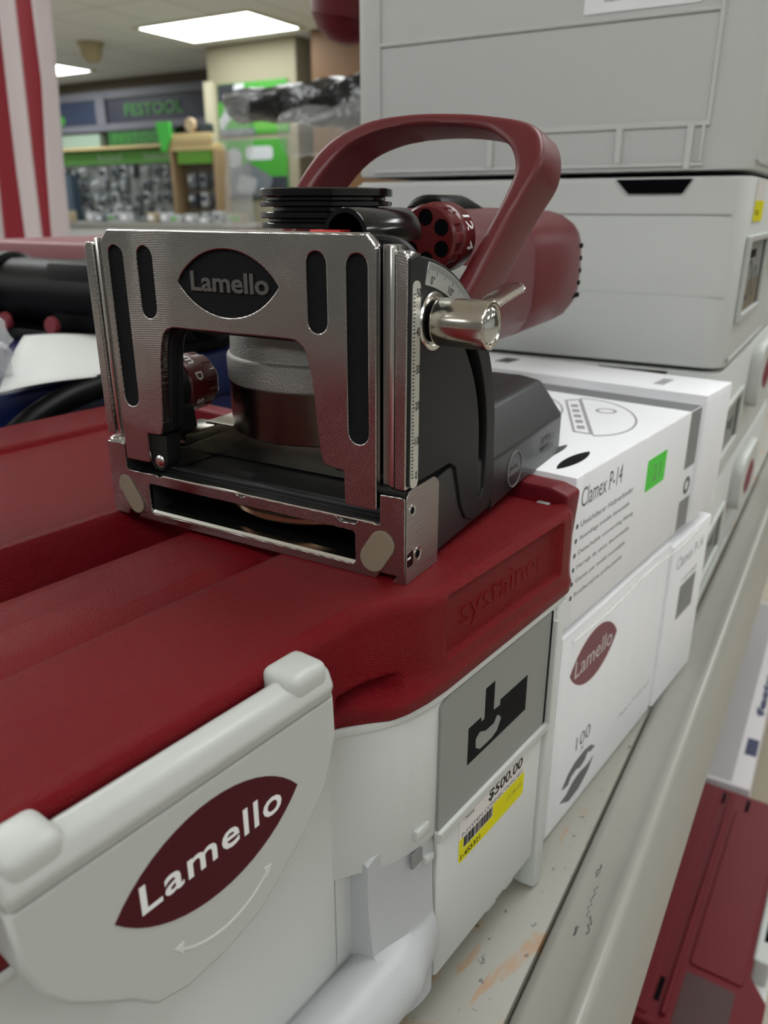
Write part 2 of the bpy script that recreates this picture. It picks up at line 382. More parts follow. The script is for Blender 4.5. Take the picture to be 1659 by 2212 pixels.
# ------------------------------------------------------------------ the red lidded tool case under the joiner
CASE_ROT = R(-7.5)
case = thing('tool_case', 'grey tool case with a dark red lid, carrying the joiner on top', 'tool case', (0, 0, 0), CASE_ROT)
XR, XL, YB = 92.0, -304.0, 258.0
yt_tab = [(-400, 0), (-19, 0), (-12, -2.5), (-2, -9.2), (5, -11.3), (60, -11.6), (86, -11.6), (89, -10.8), (91.2, -9), (92, -6)]
yb_tab = [(-400, 2.0), (-33, 2.0), (-29, 1.0), (-22, -4.5), (-17, -8.8), (-12, -10.6), (-4, -12), (5, -12.6), (86, -12.6), (89, -12), (91.6, -10), (92.4, -7)]
def lid_z(x, y):
    z = 0.0
    e = 1 - sm(-6, 12, x)                       # grooves run out under the joiner
    g = lerp_table([(44.5, 0), (45.6, -0.6), (46.6, -3.4), (48.5, -6.2), (50.5, -6.4), (54, -5.0), (60, -3.2), (70, -2.0), (82, -1.6), (86, -2.0), (88, -3.5), (90.5, -16), (93, -22), (108, -23), (112, -21), (117.5, -2.2), (119, -0.5), (121, 0)], y)
    z += g * e
    # raised rear rim, with the pocket in its corner
    z += 2.2 * sm(221, 224, y) - 1.5 * sm(218.5, 220.5, y) * (1 - sm(221, 223, y))
    if 62 < x < 90:
        d = (y - 222) + (x - 62) * 0.75
        z -= 9 * sm(0, 3, d) * (1 - sm(222.5, 226, y)) * sm(62, 64, x)
    # raised end rim
    z += -3.0 * sm(86, 88, x) * (1 - sm(90.5, 92, x)) * sm(-2, 4, y)
    return z
def lid_mesh():
    bm = bmesh.new()
    xs = [XL + 4 * i for i in range(int((-40 - XL) / 4))] + [-40 + 1.5 * i for i in range(int((XR + 40) / 1.5) + 1)]
    xs = [x for x in xs if x < XR - 0.01] + [XR]
    ys = [8, 20, 32, 42, 44.5, 45.6, 46.6, 48.5, 50.5, 54, 57, 60, 65, 70, 76, 82, 84, 86, 87, 88, 89.3, 90.5, 93, 100, 108, 110, 112, 114, 116, 117.5, 119, 121, 125, 140, 160, 180, 190, 196, 200, 203, 206, 209, 212, 215, 217, 218.5, 219.5, 220.5, 221.5, 222.5, 224, 226, 240, YB - 2.5]
    # front skirt profile: (dy inward, z, blend towards bottom outline)
    sk = [(4.6, 0.0, 0), (2.8, -0.25, 0), (1.3, -0.95, 0), (0.4, -2.1, 0), (0.0, -3.6, 0.0), (0, -4.5, 0.02)]
    sk += [(0, -5.5 - 1.0 * k, 0.02 + 0.012 * k) for k in range(17)]     # to -21.5
    sk += [(0, -22.4, 0.24), (0, -23.2, 0.26), (0, -23.8, 0.28), (0, -24.4, 0.32), (0, -25.2, 0.38), (0, -26, 0.48), (0, -26.8, 0.6), (0, -27.5, 0.75), (0, -28.1, 0.92), (-0.2, -28.8, 1.0), (-0.25, -29.8, 1.0), (0, -31.5, 1.0), (0.1, -32.8, 1), (0.8, -33.4, 1)]
    cols = []
    for x in xs:
        yt, yb = lerp_table(yt_tab, x), lerp_table(yb_tab, x); col = []
        for dy, z, b in reversed(sk):
            y = yt * (1 - b) + yb * b + dy
            if 5 < x < 80:                      # sunken name panel
                dx = min(x - 5, 80 - x); dz = min(-2.6 - z, z + 23.6)
                y += 1.5 * sm(0, 1.6, dx) * sm(0, 1.4, dz)
            if -31 < x < -10:                   # strap slot
                dx = min(x + 31, -10 - x); dz = min(-22.2 - z, z + 26.7)
                y += 6.5 * sm(0, 2.0, dx - max(0, -z - 24.5) * 0.0) * sm(0, 0.7, dz)
            if 84 < x: y += 0
            col.append((x, y, z + (lid_z(x, yt + dy) if dy > 2 else 0)))
        for y in ys: col.append((x, max(y, yt + 6), lid_z(x, y)))
        col.append((x, YB - 0.6, 1.6)); col.append((x, YB, 0)); col.append((x, YB + 0.5, -33))
        cols.append([bm.verts.new(p) for p in col])
    for a, b in zip(cols, cols[1:]):
        for k in range(len(a) - 1): bm.faces.new((a[k], b[k], b[k + 1], a[k + 1]))
    # right end wall, stepped out a little
    prev = cols[-1]
    for dx, dz in ((0.9, -0.3), (1.6, -1.2)):
        new = [bm.verts.new((v.co.x + dx * 0.6, v.co.y, v.co.z + dz * (1 if v.co.z > -30 else 0))) for v in prev]
        for k in range(len(prev) - 1): bm.faces.new((prev[k], new[k], new[k + 1], prev[k + 1]))
        prev = new
    end = [bm.verts.new((94.2, v.co.y, -33)) for v in prev]
    for k in range(len(prev) - 1): bm.faces.new((prev[k], end[k], end[k + 1], prev[k + 1]))
    return bm
lid = from_bm('lid', lid_mesh(), red_shell, case, 60)
tag(lid, 'dark red grained lid')
# end rim that stands up at the far end of the lid
slab('lid_end_rim', [rnd([(-5, -24, 2), (-7, 3.0, 2.5), (0, 4.8, 3), (255, 4.8, 3), (256, -24, 2)], 2)], 91.5, 102.5, frame((0, 0, 0), (0, 1, 0), (0, 0, 1)), mat('red_rim', (0.14, 0.008, 0.014), 0.45, bump=(1500, 0.3, 0.0001), spec=0.25), case, 1.2)
box('hinge_pin', 87.0, -1, -2.8, 90, 4, -0.3, card_grey, case, 0.6)
text('embossed_name', 'systainer', SIDE(41.5, -10.1, -13.5) , red_shell, case, width=53, height=10.5, depth=0.22, bold=-0.012)
text('embossed_name', '3', SIDE(73.5, -10.1, -7.5) , red_shell, case, width=3.0, height=5.0, depth=0.22, bold=-0.01)

# grey body
def outline(tab, x0, x1, dy, y_back, step=3, xi=0):
    pts = []; x = x0
    while x < x1: pts.append((x, lerp_table(tab, x) + dy)); x += step
    pts.append((x1, lerp_table(tab, x1) + dy)); pts += [(x1, y_back), (x0, y_back)]
    return pts
body_tab = [(-400, 3.2), (-32, 3.2), (-26, -0.5), (-20, -4.5), (-14, -7.5), (-6, -9.6), (3, -10.6), (84, -10.9), (87, -10.2), (89, -8)]
rim_tab = [(a, b - 1.2) for a, b in body_tab]
body = slab('body', [outline(body_tab, -302, 89, 0.0, 256, 2)], -88, -33.2, TOP(0, 0, 0), grey_shell, case, 0.5, 40)
slab('body_rim', [outline(rim_tab, -303, 90, 0.0, 257, 2)], -36.2, -33.1, TOP(0, 0, 0), grey_shell, case, 0.6, 40)
slab('front_panel', [[(-302, 2.9), (-30.5, 2.9), (-30.5, 20), (-302, 20)]], -154, -36.6, TOP(), grey_shell, case, 0, 20)
slab('front_panel', [[(-31, 2.9), (4.3, 2.9), (4.3, 20), (-31, 20)]], -154, -88.2, TOP(), grey_shell, case, 0, 20)
low_tab = [(-400, 3.4), (-2, 3.4), (2.6, 3.2), (3.4, -10.4), (78, -10.9), (84, -10.9), (88, -8)]
slab('body_lower', [[(-302, 3.4), (4.2, 3.4), (5.4, -10.2), (6.4, -10.9), (77, -10.9), (78.5, -8.5), (78.5, 255), (-302, 255)]], -154, -88.0, TOP(), grey_shell, case, 0.5, 40)
slab('corner_post', [rnd([(79.2, -6), (80.5, -11.8, 1.2), (86, -12.2, 2), (89.4, -9, 2), (89.4, 30), (79.2, 30)], 0.5)], -174, -36.2, TOP(), grey_shell, case, 0.6, 40)
slab('foot', [rect(60, 200, 88, 250)], -174.4, -154, TOP(), grey_shell, case, 1)
slab('foot', [rect(-300, 10, -270, 40)], -174.4, -154, TOP(), grey_shell, case, 1)
slab('foot', [rect(-300, 200, -270, 250)], -174.4, -154, TOP(), grey_shell, case, 1)
slab('body_inset_base', [rect(-296, 10, 80, 250)], -166, -153.5, TOP(), grey_shell, case, 1)
for x in (46, 60): box('base_clip', x, -8.5, -162, x + 8, 12, -153.8, grey_smooth, case, 1.5)
# left of the card: molded vertical step and the card pocket
slab('card_frame', [rnd([(2.6, -90.5), (79, -90.5), (79, -86.2), (2.6, -86.2)], 0.8)], 10.2, 13.0, SIDE(), grey_smooth, case, 0.8)
box('card_frame_side', 77.4, -13.4, -87, 79.0, -10.2, -41, grey_smooth, case, 0.6)
box('card_pocket_slot', 75.6, -11.6, -86.2, 77.3, -10.85, -37, black_deep, case)
card = slab('id_card', [rnd([(3.4, -86.2, 0.3), (75.4, -86.2, 0.3), (75.4, -36.6, 0.3), (6.2, -36.6, 3), (3.4, -39, 2)], 0.3)], 10.8, 11.7, SIDE(), card_grey, case)
tag(card, 'mid grey card with a black joint pictogram')
# pictogram: two blocks, shaft and the key-shaped cut-out
slab('pictogram', [[(19.6, -70.2), (59.3, -70.2), (59.3, -55.4), (39.9, -55.4), (39.9, -57.6), (35.5, -57.2), (35.5, -45.6), (29.6, -45.6), (29.6, -57.4), (27.6, -57.4), (27.4, -55.6), (19.6, -55.6)],
     [(24.4, -62.6), (26.8, -61.0), (30.6, -62.8), (36.2, -62.9), (37.6, -60.6), (39.6, -61.4), (41.2, -63.6), (38.8, -67.4), (35.5, -68.5), (27.6, -68.5), (24.6, -66.2)]], 11.7, 11.78, SIDE(), ink, case)
slab('pictogram_shaft_tip', [[(27.8, -58.2), (39.7, -58.2), (36.6, -62.4), (30.6, -62.3)]], 11.71, 11.79, SIDE(), ink, case)
# price sticker, half tucked below the card
st = slab('price_sticker', [rnd([(17.6, -112.0), (64.2, -112.0), (64.2, -87.6), (17.6, -87.6)], 2)], 10.95, 11.1, SIDE(), label_white, case)
tag(st, 'white and yellow price sticker')
slab('yellow_band', [rnd([(17.7, -111.9, 2), (64.1, -111.9, 2), (64.1, -101.4, 0), (40.5, -101.4, 0), (40.5, -106.6, 0), (20.6, -106.6, 0), (20.6, -101.4, 0), (17.7, -101.4, 0)], 0)], 11.1, 11.14, SIDE(), yellow, st)
text('price', '$500.00', SIDE(49.4, -11.12, -95.6), ink, st, width=25, height=5.6, depth=0.03, bold=0.02, shear=0.1)
text('small_print', 'P-SYSTEM CONNECTION SET', SIDE(41, -11.12, -100.2), grey_ink, st, width=43, height=1.7, depth=0.03)
text('small_print', 'None', SIDE(24.2, -11.12, -93.8), grey_ink, st, width=5.6, height=1.7, depth=0.03)
text('item_number', '1-455321', SIDE(25.5, -11.15, -109.6), ink, st, width=13, height=2.4, depth=0.03, bold=0.02)
text('date_print', '12-08-25', SIDE(56.5, -11.15, -106.0), mat('faint_ink', (0.25, 0.23, 0.02), 0.5), st, width=11, height=1.8, depth=0.03)
bm = bmesh.new(); x = 20.9
while x < 40:
    w_ = random.choice((0.22, 0.35, 0.6)); box('', x, -11.2, -106.2, x + w_, -11.12, -101.8, None, bm=bm); x += w_ + random.choice((0.22, 0.3, 0.5))
from_bm('barcode', bm, ink, st)

# carrying handle folded down on the front: arm plate, knuckle, bar
hb = thing('x', '', None); bpy.data.objects.remove(hb)
def arm_bm():
    bm = bmesh.new(); cols = []
    us = [i / 14 for i in range(15)]
    top = [(0, -84.2), (0.12, -81.8), (0.3, -80.4), (0.62, -79.6), (0.74, -80.6), (0.76, -84), (0.86, -84.0), (0.88, -86.4), (1.0, -87.6)]
    for u in us:
        x = -23.5 + 27.0 * u; y = -4.2 - 5.6 * sm(0, 1.0, u) - 1.0 * math.sin(math.pi * u)
        zt = lerp_table(top, u); zs = [zt - 0.0, zt - 0.6, zt - 3, -92, -98, -104, -109, -113, -116, -118.5, -120.5, -121.5, -122.5, -124, -126, -129, -133, -137, -141, -145, -150, -158]
        col = []
        for z in zs:
            yy = y
            # belly where the plate flares into the bar
            f = sm(-98 - 16 * u * 0.4, -126, z) * (1 - 0.55 * u)
            yy += -2.2 * f + 3.2 * sm(-104, -90, z) * (1 - sm(0, 0.35, u)) * 0.0
            dzb = z + 133
            if abs(dzb) < 12.2:
                cy_ = -7 - math.sqrt(12.2 ** 2 - dzb * dzb); k_ = 3.5; h_ = max(0, min(1, 0.5 + 0.5 * (yy - cy_) / k_)); blend = yy * (1 - h_) + cy_ * h_ - k_ * h_ * (1 - h_)
                wgt = 1 - 0.75 * sm(0.25, 1.0, u); yy = yy * (1 - wgt) + blend * wgt
            if z <= zt and abs(z - zt) < 0.01: yy += 0.9
            col.append(bm.verts.new((x, yy, z)))
        cols.append(col)
    for a, b in zip(cols, cols[1:]):
        for k in range(len(a) - 1): bm.faces.new((a[k], b[k], b[k + 1], a[k + 1]))
    # thickness: returns on the left, right and top edges
    for col, dx in ((cols[0], -0.0), (cols[-1], 0.3)):
        nb = [bm.verts.new((v.co.x + dx + (0.0), 3.0, v.co.z)) for v in col]
        for k in range(len(col) - 1): bm.faces.new((col[k], nb[k], nb[k + 1], col[k + 1]))
    tr = [c[0] for c in cols]; nb = [bm.verts.new((v.co.x, 3.0, v.co.z + 0.3)) for v in tr]
    for k in range(len(tr) - 1): bm.faces.new((tr[k], nb[k], nb[k + 1], tr[k + 1]))
    return bm
handle = from_bm('carry_handle', arm_bm(), handle_grey, case, 45)
tag(handle, 'light grey folded carry handle')
tube('handle_bar', [(-170, -7, -133), (-120, -7, -133), (-70, -7, -133), (-40, -7, -133), (-28, -7, -133), (-22, -7, -133)], lambda t: 12.2, handle_grey, handle, 28)
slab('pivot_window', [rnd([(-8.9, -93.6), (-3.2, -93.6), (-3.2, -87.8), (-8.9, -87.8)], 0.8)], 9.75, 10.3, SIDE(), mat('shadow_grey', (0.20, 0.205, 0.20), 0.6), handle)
box('pivot_lug', -2.4, -11.6, -96.5, 2.2, -9.0, -93.2, grey_smooth, handle, 0.8)
box('pivot_lug', -7.4, -11.2, -83.6, -0.2, -8.4, -79.2, grey_smooth, handle, 0.8)

# rotary latch on the front
latch = slab('latch', [rnd([(-42.4, -10.0, 0), (-41.8, -23, 3), (-46, -36), (-54.6, -45.2), (-63.5, -52.5), (-71.2, -57.6), (-82, -60.2), (-93, -60.4), (-101.5, -57.4), (-106.6, -51), (-112, -46.0), (-119, -39), (-123.5, -32), (-125.8, -23.9), (-126.6, -10.0, 0)], 4)], -4.5, 9.6, SIDE(), grey_smooth, case, 1.2, 50)
tag(latch, 'light grey rotary latch with a red logo')
slab('latch_top_roll', [rnd([(-9.6, -10.0, 0), (-10.4, -7, 3), (-8.6, -2.6, 3), (-4.2, -1.4, 3), (-1.2, -3.8, 2.5), (-1.0, -10.0, 0)], 2, 7)], -126.4, -42.6, frame((0, 0, 0), (0, 1, 0), (0, 0, 1)), grey_smooth, latch, 1.4, 50)
for xa, xb in ((-56.5, -43.6), (-125.4, -113.5)):
    box('latch_tab', xa, -9.6, -8, xb, 1.8, 0.3, grey_smooth, latch, 2.6, 4)
lathe('latch_dome', [(0, 0), (9.5, 0), (11, -1.5), (11.5, -6)], (-84, 1.0, -12.5), (0, -1, 0), grey_smooth, latch)
slab('latch_seam', [rect(-125, -10.15, -43.4, -9.85)], 9.5, 9.68, SIDE(), card_grey, latch)
lens = []
for k in range(40):
    a = 2 * math.pi * k / 40; lens.append((0, 0))
# lens-shaped emblem between two arcs, tips at left and right
def lens_pts(x0, x1, yc, hh, n=18):
    a = (x1 - x0) / 2; r_ = (a * a + hh * hh) / (2 * hh); cx = (x0 + x1) / 2; out = []
    th = math.asin(a / r_)
    for j in range(n): t = -th + 2 * th * j / n; out.append((cx - r_ * math.sin(t), yc - (r_ - hh) + r_ * math.cos(t)))
    for j in range(n): t = -th + 2 * th * j / n; out.append((cx + r_ * math.sin(t), yc + (r_ - hh) - r_ * math.cos(t)))
    return out
em = slab('logo', [lens_pts(-107.6, -56.6, -28.2, 12.9)], 9.6, 9.78, SIDE(), logo_red, latch)
tag(em, 'dark red lens shaped logo')
text('logo_lettering', 'Lamello', SIDE(-81.9, -9.79, -27.6), white_ink, em, width=39.5, height=7.4, depth=0.05, bold=0.014, space=1.1)
arc = [(-81.5 + 21 * math.sin(t), -29 - 23.6 * math.cos(t)) for t in [R(-35 + 5 * k) for k in range(16)]]
loop = [(x, z) for x, z in arc] + [(-81.5 + (x + 81.5) * 0.972, -29 + (z + 29) * 0.972) for x, z in reversed(arc)]
slab('arrow_mark', [loop], 9.6, 9.72, SIDE(), mat('mark_white', (0.62, 0.63, 0.6), 0.5), latch)
for (x, z), s in ((arc[0], 1), (arc[-1], -1)): slab('arrow_tip', [[(x - 1.6 * s, z + 1.8), (x + 0.8 * s, z + 2.2), (x + 0.2 * s, z - 1.2)]], 9.6, 9.72, SIDE(), MATS['mark_white'], latch)

# ------------------------------------------------------------------ the biscuit joiner
tool = thing('biscuit_joiner', 'biscuit joiner with milled metal fence and dark red handle, on the red case lid', 'power tool', (0, 0, 0))
# base shoe with its long window
base = slab('base_shoe', [rnd([(-119.5, 0.2), (-119.5, 26.6, 1), (-111.0, 26.6, 0.5), (-111.0, 17.3, 0.8), (-97, 17.3, 0), (-96, 16.6), (-94.5, 17.3, 0), (-62.5, 17.3, 0), (-60, 16.2, 1), (-57.5, 17.3, 0), (-24, 17.3, 0), (-22, 15.8, 1), (-17, 16.0, 0.5), (-16, 17.3, 0), (-8.6, 17.3, 0.8), (-8.6, 26.6, 0.5), (-0.4, 26.9, 1.5), (-0.4, 0.0, 0), (-4.3, 0.0, 0), (-3.0, 2.3, 0), (-8.6, 2.3, 0), (-9.9, 0.0, 0), (-108.0, 0.0, 0), (-106.4, 2.3, 0), (-112, 2.3, 0), (-113.0, 0.2, 0)], 0.4, 4),
     rnd([(-101.2, 2.8), (-101.2, 13.6), (-17.1, 13.6), (-17.1, 3.0)], 1.6)], -1.6, 0, FRONT(), milled, tool, 0.25)
slab('shoe_block', [rnd([(-119.3, 0.3), (-119.3, 26.4, 1), (-110.6, 26.4, 0.5), (-110.6, 16.0, 1), (-9.0, 16.0, 1), (-9.0, 26.6, 0.5), (-0.6, 26.7, 1), (-0.6, 0.2, 0), (-4.0, 0.2, 0), (-3.2, 2.4, 0), (-8.4, 2.4, 0), (-9.6, 0.2, 0)], 0.4), rnd([(-101.2, 2.8), (-101.2, 13.6), (-17.1, 13.6), (-17.1, 3.0)], 1.6)], -20, -1.6, FRONT(), black_coat, tool, 0.2)
tag(base, 'milled aluminium base shoe')
slab('shoe_side', [rnd([(0.4, 0.1), (20, 0.1), (20, 26.4, 3), (17, 28.6, 2), (2.0, 28.6, 1.5), (0.4, 27)], 0.3)], -0.35, 0.12, SIDE(0, 0, 0), brushed, base, 0.1)
slab('shoe_cap', [rnd([(0.3, 0.5), (8.5, 0.5), (8.5, 19.8), (0.3, 19.8)], 0.4)], 26.8, 28.6, TOP(), black_coat, base, 0.6)
for x, z, r in ((3.4, 22.3, 1.35), (6.9, 7.6, 1.7)):
    lathe('screw_hole', [(r * 1.25, -0.05), (r * 1.25, 0.12), (r * 0.75, 0.5 - 0.7), (r * 0.72, -0.9), (0, -0.9)], (x, -0.1, z), (0, -1, 0), bare_edge, base, 28)
    lathe('hole_core', [(0, 0.03), (r * 0.72, 0.03)], (x, -0.16, z), (0, -1, 0), black_deep, base, 28)
slab('indicator_slot', [rnd([(0.6, 5.4), (4.2, 5.2), (4.2, 10.2), (0.6, 9.6)], 1.0)], 0.1, 0.2, SIDE(), black_gloss, base)
box('indicator_line', 0.6, -0.25, 7.8, 2.6, -0.19, 8.4, white_ink, base)
# window interior: dark channel, bright lower lip, cutter disc edge
box('channel', 3, 17.2, 2.9, 29, 101, 3.4, black_deep, tool)
box('channel_back', 30, 16.5, 3.0, 31, 101.5, 14, black_deep, tool)
slab('window_lip', [[(0.1, 2.5), (0.1, 3.1), (0.9, 3.9), (3.4, 4.4), (3.4, 2.5)]], -101.0, -17.3, SIDE(), bare_edge, base)
cyl('cutter', (36, 52, 8.6), (0, 0, 1), 33, 3.0, mat('blade_brass', (0.42, 0.27, 0.17), 0.35, 1.0), tool, 0.8, 64)
# rubber pads
slab('rubber_pad', [stadium(-9.4, 8.9, 8.4, 14.4, 12, R(-32))], 0.0, 0.5, FRONT(), rubber, base, 0.25)
slab('rubber_pad', [stadium(-110.0, 8.4, 6.9, 14.6, 12, R(32))], 0.0, 0.5, FRONT(), rubber, base, 0.25)
# fence plate
def notch(): return None
outer = [(-110.0, 21.6, 1), (-98.8, 21.6, 0.8), (-98.6, 31.9, 0.4), (-92.0, 32.2, 1.2), (-91.0, 36, 2), (-88.9, 57.5, 4), (-86.5, 67.7, 7), (-33.0, 67.7, 7), (-30.6, 57.5, 4), (-28.3, 36, 3), (-27.2, 32.6, 1.5), (-20.4, 31.7, 0.4), (-20.2, 21.6, 0.8), (-9.4, 21.6, 1), (-9.3, 93.0, 2.6), (-12.2, 96.0, 1), (-106.8, 96.0, 1), (-110.1, 92.8, 2.6)]
holes = [stadium(-104.2, 66.0, 6.5, 50.8), stadium(-91.7, 80.7, 6.4, 21.4), stadium(-28.0, 80.7, 6.4, 21.4), stadium(-15.2, 65.8, 6.5, 50.8)]
eyeh = lens_pts(-78.6, -40.8, 81.7, 9.5)
fence = slab('fence_plate', [rnd(outer, 1)] + holes + [eyeh], -3.2, 0.4, FRONT(), milled, tool, 0.35)
tag(fence, 'milled aluminium fence plate')
for h in holes:
    slab('grip_strip', [h], -3.0, -0.5, FRONT(), inlay, fence)
bg = slab('logo_plate', [eyeh], -3.0, -0.6, FRONT(), inlay, fence)
text('logo_lettering', 'Lamello', FRONT(0.6, 59.2, 82.0), mat('letter_metal', (0.20, 0.195, 0.19), 0.35, 0.9), bg, width=29.2, height=5.7, depth=0.55, bold=0.025)
box('fence_top_edge', -0.42, 12.2, 94.9, 3.0, 107.0, 96.25, bare_edge, fence, 0.75, 1)
# carriage that slides behind the fence: dark inner wall seen through the window
slab('carriage', [rnd([(-107.6, 30), (-107.6, 93.0, 3), (-12.0, 93.0, 3), (-12.0, 30), (-26, 30), (-29, 60), (-33, 66.4, 6), (-86, 66.4, 6), (-88, 58), (-91, 33), (-96, 30)], 1)], -6.6, -3.25, FRONT(), black_coat, tool, 0.4)
slab('carriage_back', [rnd([(-119.2, 30), (-119.2, 95.6, 9), (-0.3, 95.6, 12), (-0.3, 30), (-26, 30), (-29, 60), (-33, 66.2, 6), (-86, 66.2, 6), (-88, 58), (-91, 33), (-96, 30)], 1, 8)], -9.5, -6.6, FRONT(), black_coat, tool, 1.2)
slab('carriage_leg', [rnd([(-100, 19.5, 3), (-100, 31.5, 0), (-92.0, 31.5, 0), (-92.0, 22, 4), (-95, 18.6, 3)], 1)], -8, -1.2, FRONT(), black_coat, tool, 0.5)
lathe('leg_pin', [(0, 0.5), (1.3, 0.5), (1.9, 0.2), (2.1, 0)], (1.0, 95.6, 22.3), (-1, 0, 0), bare_edge, tool, 24)
# guide rails left and right of the fence, ribbed
for s, ys in ((1, (0.6, 4.0, 4.6, 6.2, 6.8, 8.9)), (-1, (118.8, 115.4, 114.8, 113.2, 112.6, 110.6))):
    a, b, c, d, e, f = ys
    rl = slab('guide_rail', [rnd([(-a, 28.9 if s > 0 else 29.2, 0.3), (-b, 28.9 if s > 0 else 29.2, 0.3), (-b, 92.3, 1.2), (-a - (0.8 if s > 0 else -0.8), 92.1, 1), (-a, 90.0, 1)], 0.3)], -6.5, -0.3, FRONT(), milled, tool, 0.3)
    slab('rail_groove', [rect(min(-b, -f), 28.8, max(-b, -f), 93.5)], -5.5, -2.4, FRONT(), mat('rail_metal', (0.40, 0.385, 0.37), 0.27, 1.0), rl, 0.2)
    slab('rail_bead', [rect(min(-c, -d), 28.8, max(-c, -d), 93.4)], -3.0, -1.0, FRONT(), bare_edge, rl, 0.7)
lathe('rail_end_cap', [(0, 0.6), (3.0, 0.6), (4.2, 0), (4.4, -1.0)], (3.5, 115.2, 27.6), (0, 0, 1), bare_edge, tool, 24)
# side quadrant with its curved slot
CX0, CZ0, RA = 0.0, 29.5, 61.6
arcp = [(CX0 + RA * math.cos(R(a)), CZ0 + RA * math.sin(R(a))) for a in range(0, 85, 3)]
side_out = [(7.0, 29.8)] + [(27.5, 29.6), (31.5, 27.2), (33.6, 21.4), (36.5, 13), (40.5, 7.2), (46.5, 4.6), (58.5, 5.0), (63.2, 8.6), (62.6, 20)] + arcp + [(6.5, 91.4), (0.9, 90.4), (0.9, 29.8)]
sl = [(CX0 + 54.6 * math.cos(R(a)), CZ0 + 54.6 * math.sin(R(a))) for a in range(0, 62, 3)] + [(CX0 + 48.8 * math.cos(R(a)), CZ0 + 48.8 * math.sin(R(a))) for a in range(61, -1, -3)] + [(49.6, 14), (50.2, 12.2), (52, 11.2), (53.8, 12.2), (54.6, 14)]
for s in (0,):
    M_ = SIDE(0, 0, 0) if s == 0 else frame((0, 119.4, 0), (1, 0, 0), (0, 0, 1))
    w0, w1 = (-3.6, 0.0) if s == 0 else (0.0, 3.6)
    q = slab('swivel_quadrant', [rnd(side_out, 0.6, 3), sl], w0, w1, M_, black_coat, tool, 0.5, 40)
    if s == 0: quad = q
slab('quadrant_backing', [[(x * 0.96 + 1, (z - 29) * 0.96 + 29) for x, z in arcp] + [(8, 88), (8, 32), (45, 32)]], -6.2, -3.7, SIDE(), black_deep, tool)
# millimetre scale
spl = slab('height_scale', [rnd([(1.7, 28.9), (6.0, 28.9), (6.0, 84.8), (1.9, 84.8)], 2.0)], 0.0, 0.35, SIDE(), scale_mat, quad, 0.08)
tag(spl, 'pale millimetre scale plate')
bm = bmesh.new()
for k in range(0, 51):
    l = 1.0 if k % 5 else (1.35 if k % 10 else 1.6)
    z = 32.3 + k * 0.985; box('', 1.95, -0.42, z - 0.13, 1.95 + l, -0.36, z + 0.13, None, bm=bm)
from_bm('tick_marks', bm, ink, spl)
for k in range(0, 60, 10):
    text('numeral', str(k), SIDE(4.9, -0.37, 32.5 + k * 0.985), ink, spl, height=2.3, width=(1.0 if k == 0 else 2.1), depth=0.04, bold=0.0)
# angle scale along the arc
a0, a1 = 38, 81
lp = [(RA_ * math.cos(R(a)), CZ0 + RA_ * math.sin(R(a))) for RA_, rng in ((60.6, range(a0, a1 + 1, 3)), (54.6, range(a1, a0 - 1, -3))) for a in rng]
asc = slab('angle_scale', [rnd(lp, 0.3, 2)], 0.0, 0.3, SIDE(), mat('angle_plate', (0.50, 0.51, 0.50), 0.28, 0.5), quad, 0.05)
bm = bmesh.new()
for k in range(0, 43):
    a = R(80 - k); r0 = 60.2; r1 = 57.6 if k % 5 == 0 else 58.7
    d = Vector((math.cos(a), 0, math.sin(a))); n_ = Vector((-math.sin(a), 0, math.cos(a))) * 0.09; o_ = Vector((0, -0.34, CZ0))
    vs = [bm.verts.new(o_ + d * r0 + n_), bm.verts.new(o_ + d * r0 - n_), bm.verts.new(o_ + d * r1 - n_), bm.verts.new(o_ + d * r1 + n_)]; bm.faces.new(vs)
from_bm('tick_marks', bm, ink, asc)
for s_, k in (('0°', 1), ('10°', 13), ('20°', 26)):
    a = R(80 - k - 2); d = Vector((math.cos(a), 0, math.sin(a)))
    text('numeral', s_, frame(Vector((0, -0.32, CZ0)) + d * 56.2, (math.sin(a), 0, -math.cos(a)), (math.cos(a), 0, math.sin(a))), ink, asc, height=2.2, depth=0.04)
# clamp: washer, barrel, cap, lever
wx, wz = 13.6, 73.6
lathe('clamp_washer', [(0, 0), (7.6, 0), (7.9, 0.25), (7.7, 0.8), (6.4, 0.9), (6.2, 0.6), (0, 0.6)], (wx, 0, wz), (0, -1, 0), bare_edge, tool)
cyl('clamp_gap', (wx, -0.5, wz), (0, -1, 0), 5.4, 2.0, black_deep, tool, 0.2)
barrel = lathe('clamp_barrel', [(0, 2.0), (5.9, 2.0), (6.3, 2.25), (6.4, 2.5), (6.4, 16.8), (6.3, 17.2), (6.0, 17.4), (5.5, 17.45), (5.15, 17.2), (5.0, 16.6)], (wx, 0, wz), (0, -1, 0), chrome, tool, 64, 25)
lathe('clamp_dome', [(4.95, 16.6), (4.5, 17.2), (3.4, 17.9), (1.8, 18.4), (0, 18.55)], (wx, 0, wz), (0, -1, 0), mat('polished_cap', (0.62, 0.63, 0.62), 0.05, 1.0), barrel, 48)
lev = [(wx + 3, -13.5, wz + 4.0), (wx + 8, -13.6, wz + 5.2), (wx + 14, -13.8, wz + 6.3), (wx + 20, -14.0, wz + 7.3), (wx + 25, -14.2, wz + 8.1)]
path = smooth_path(lev, 6); rings = []
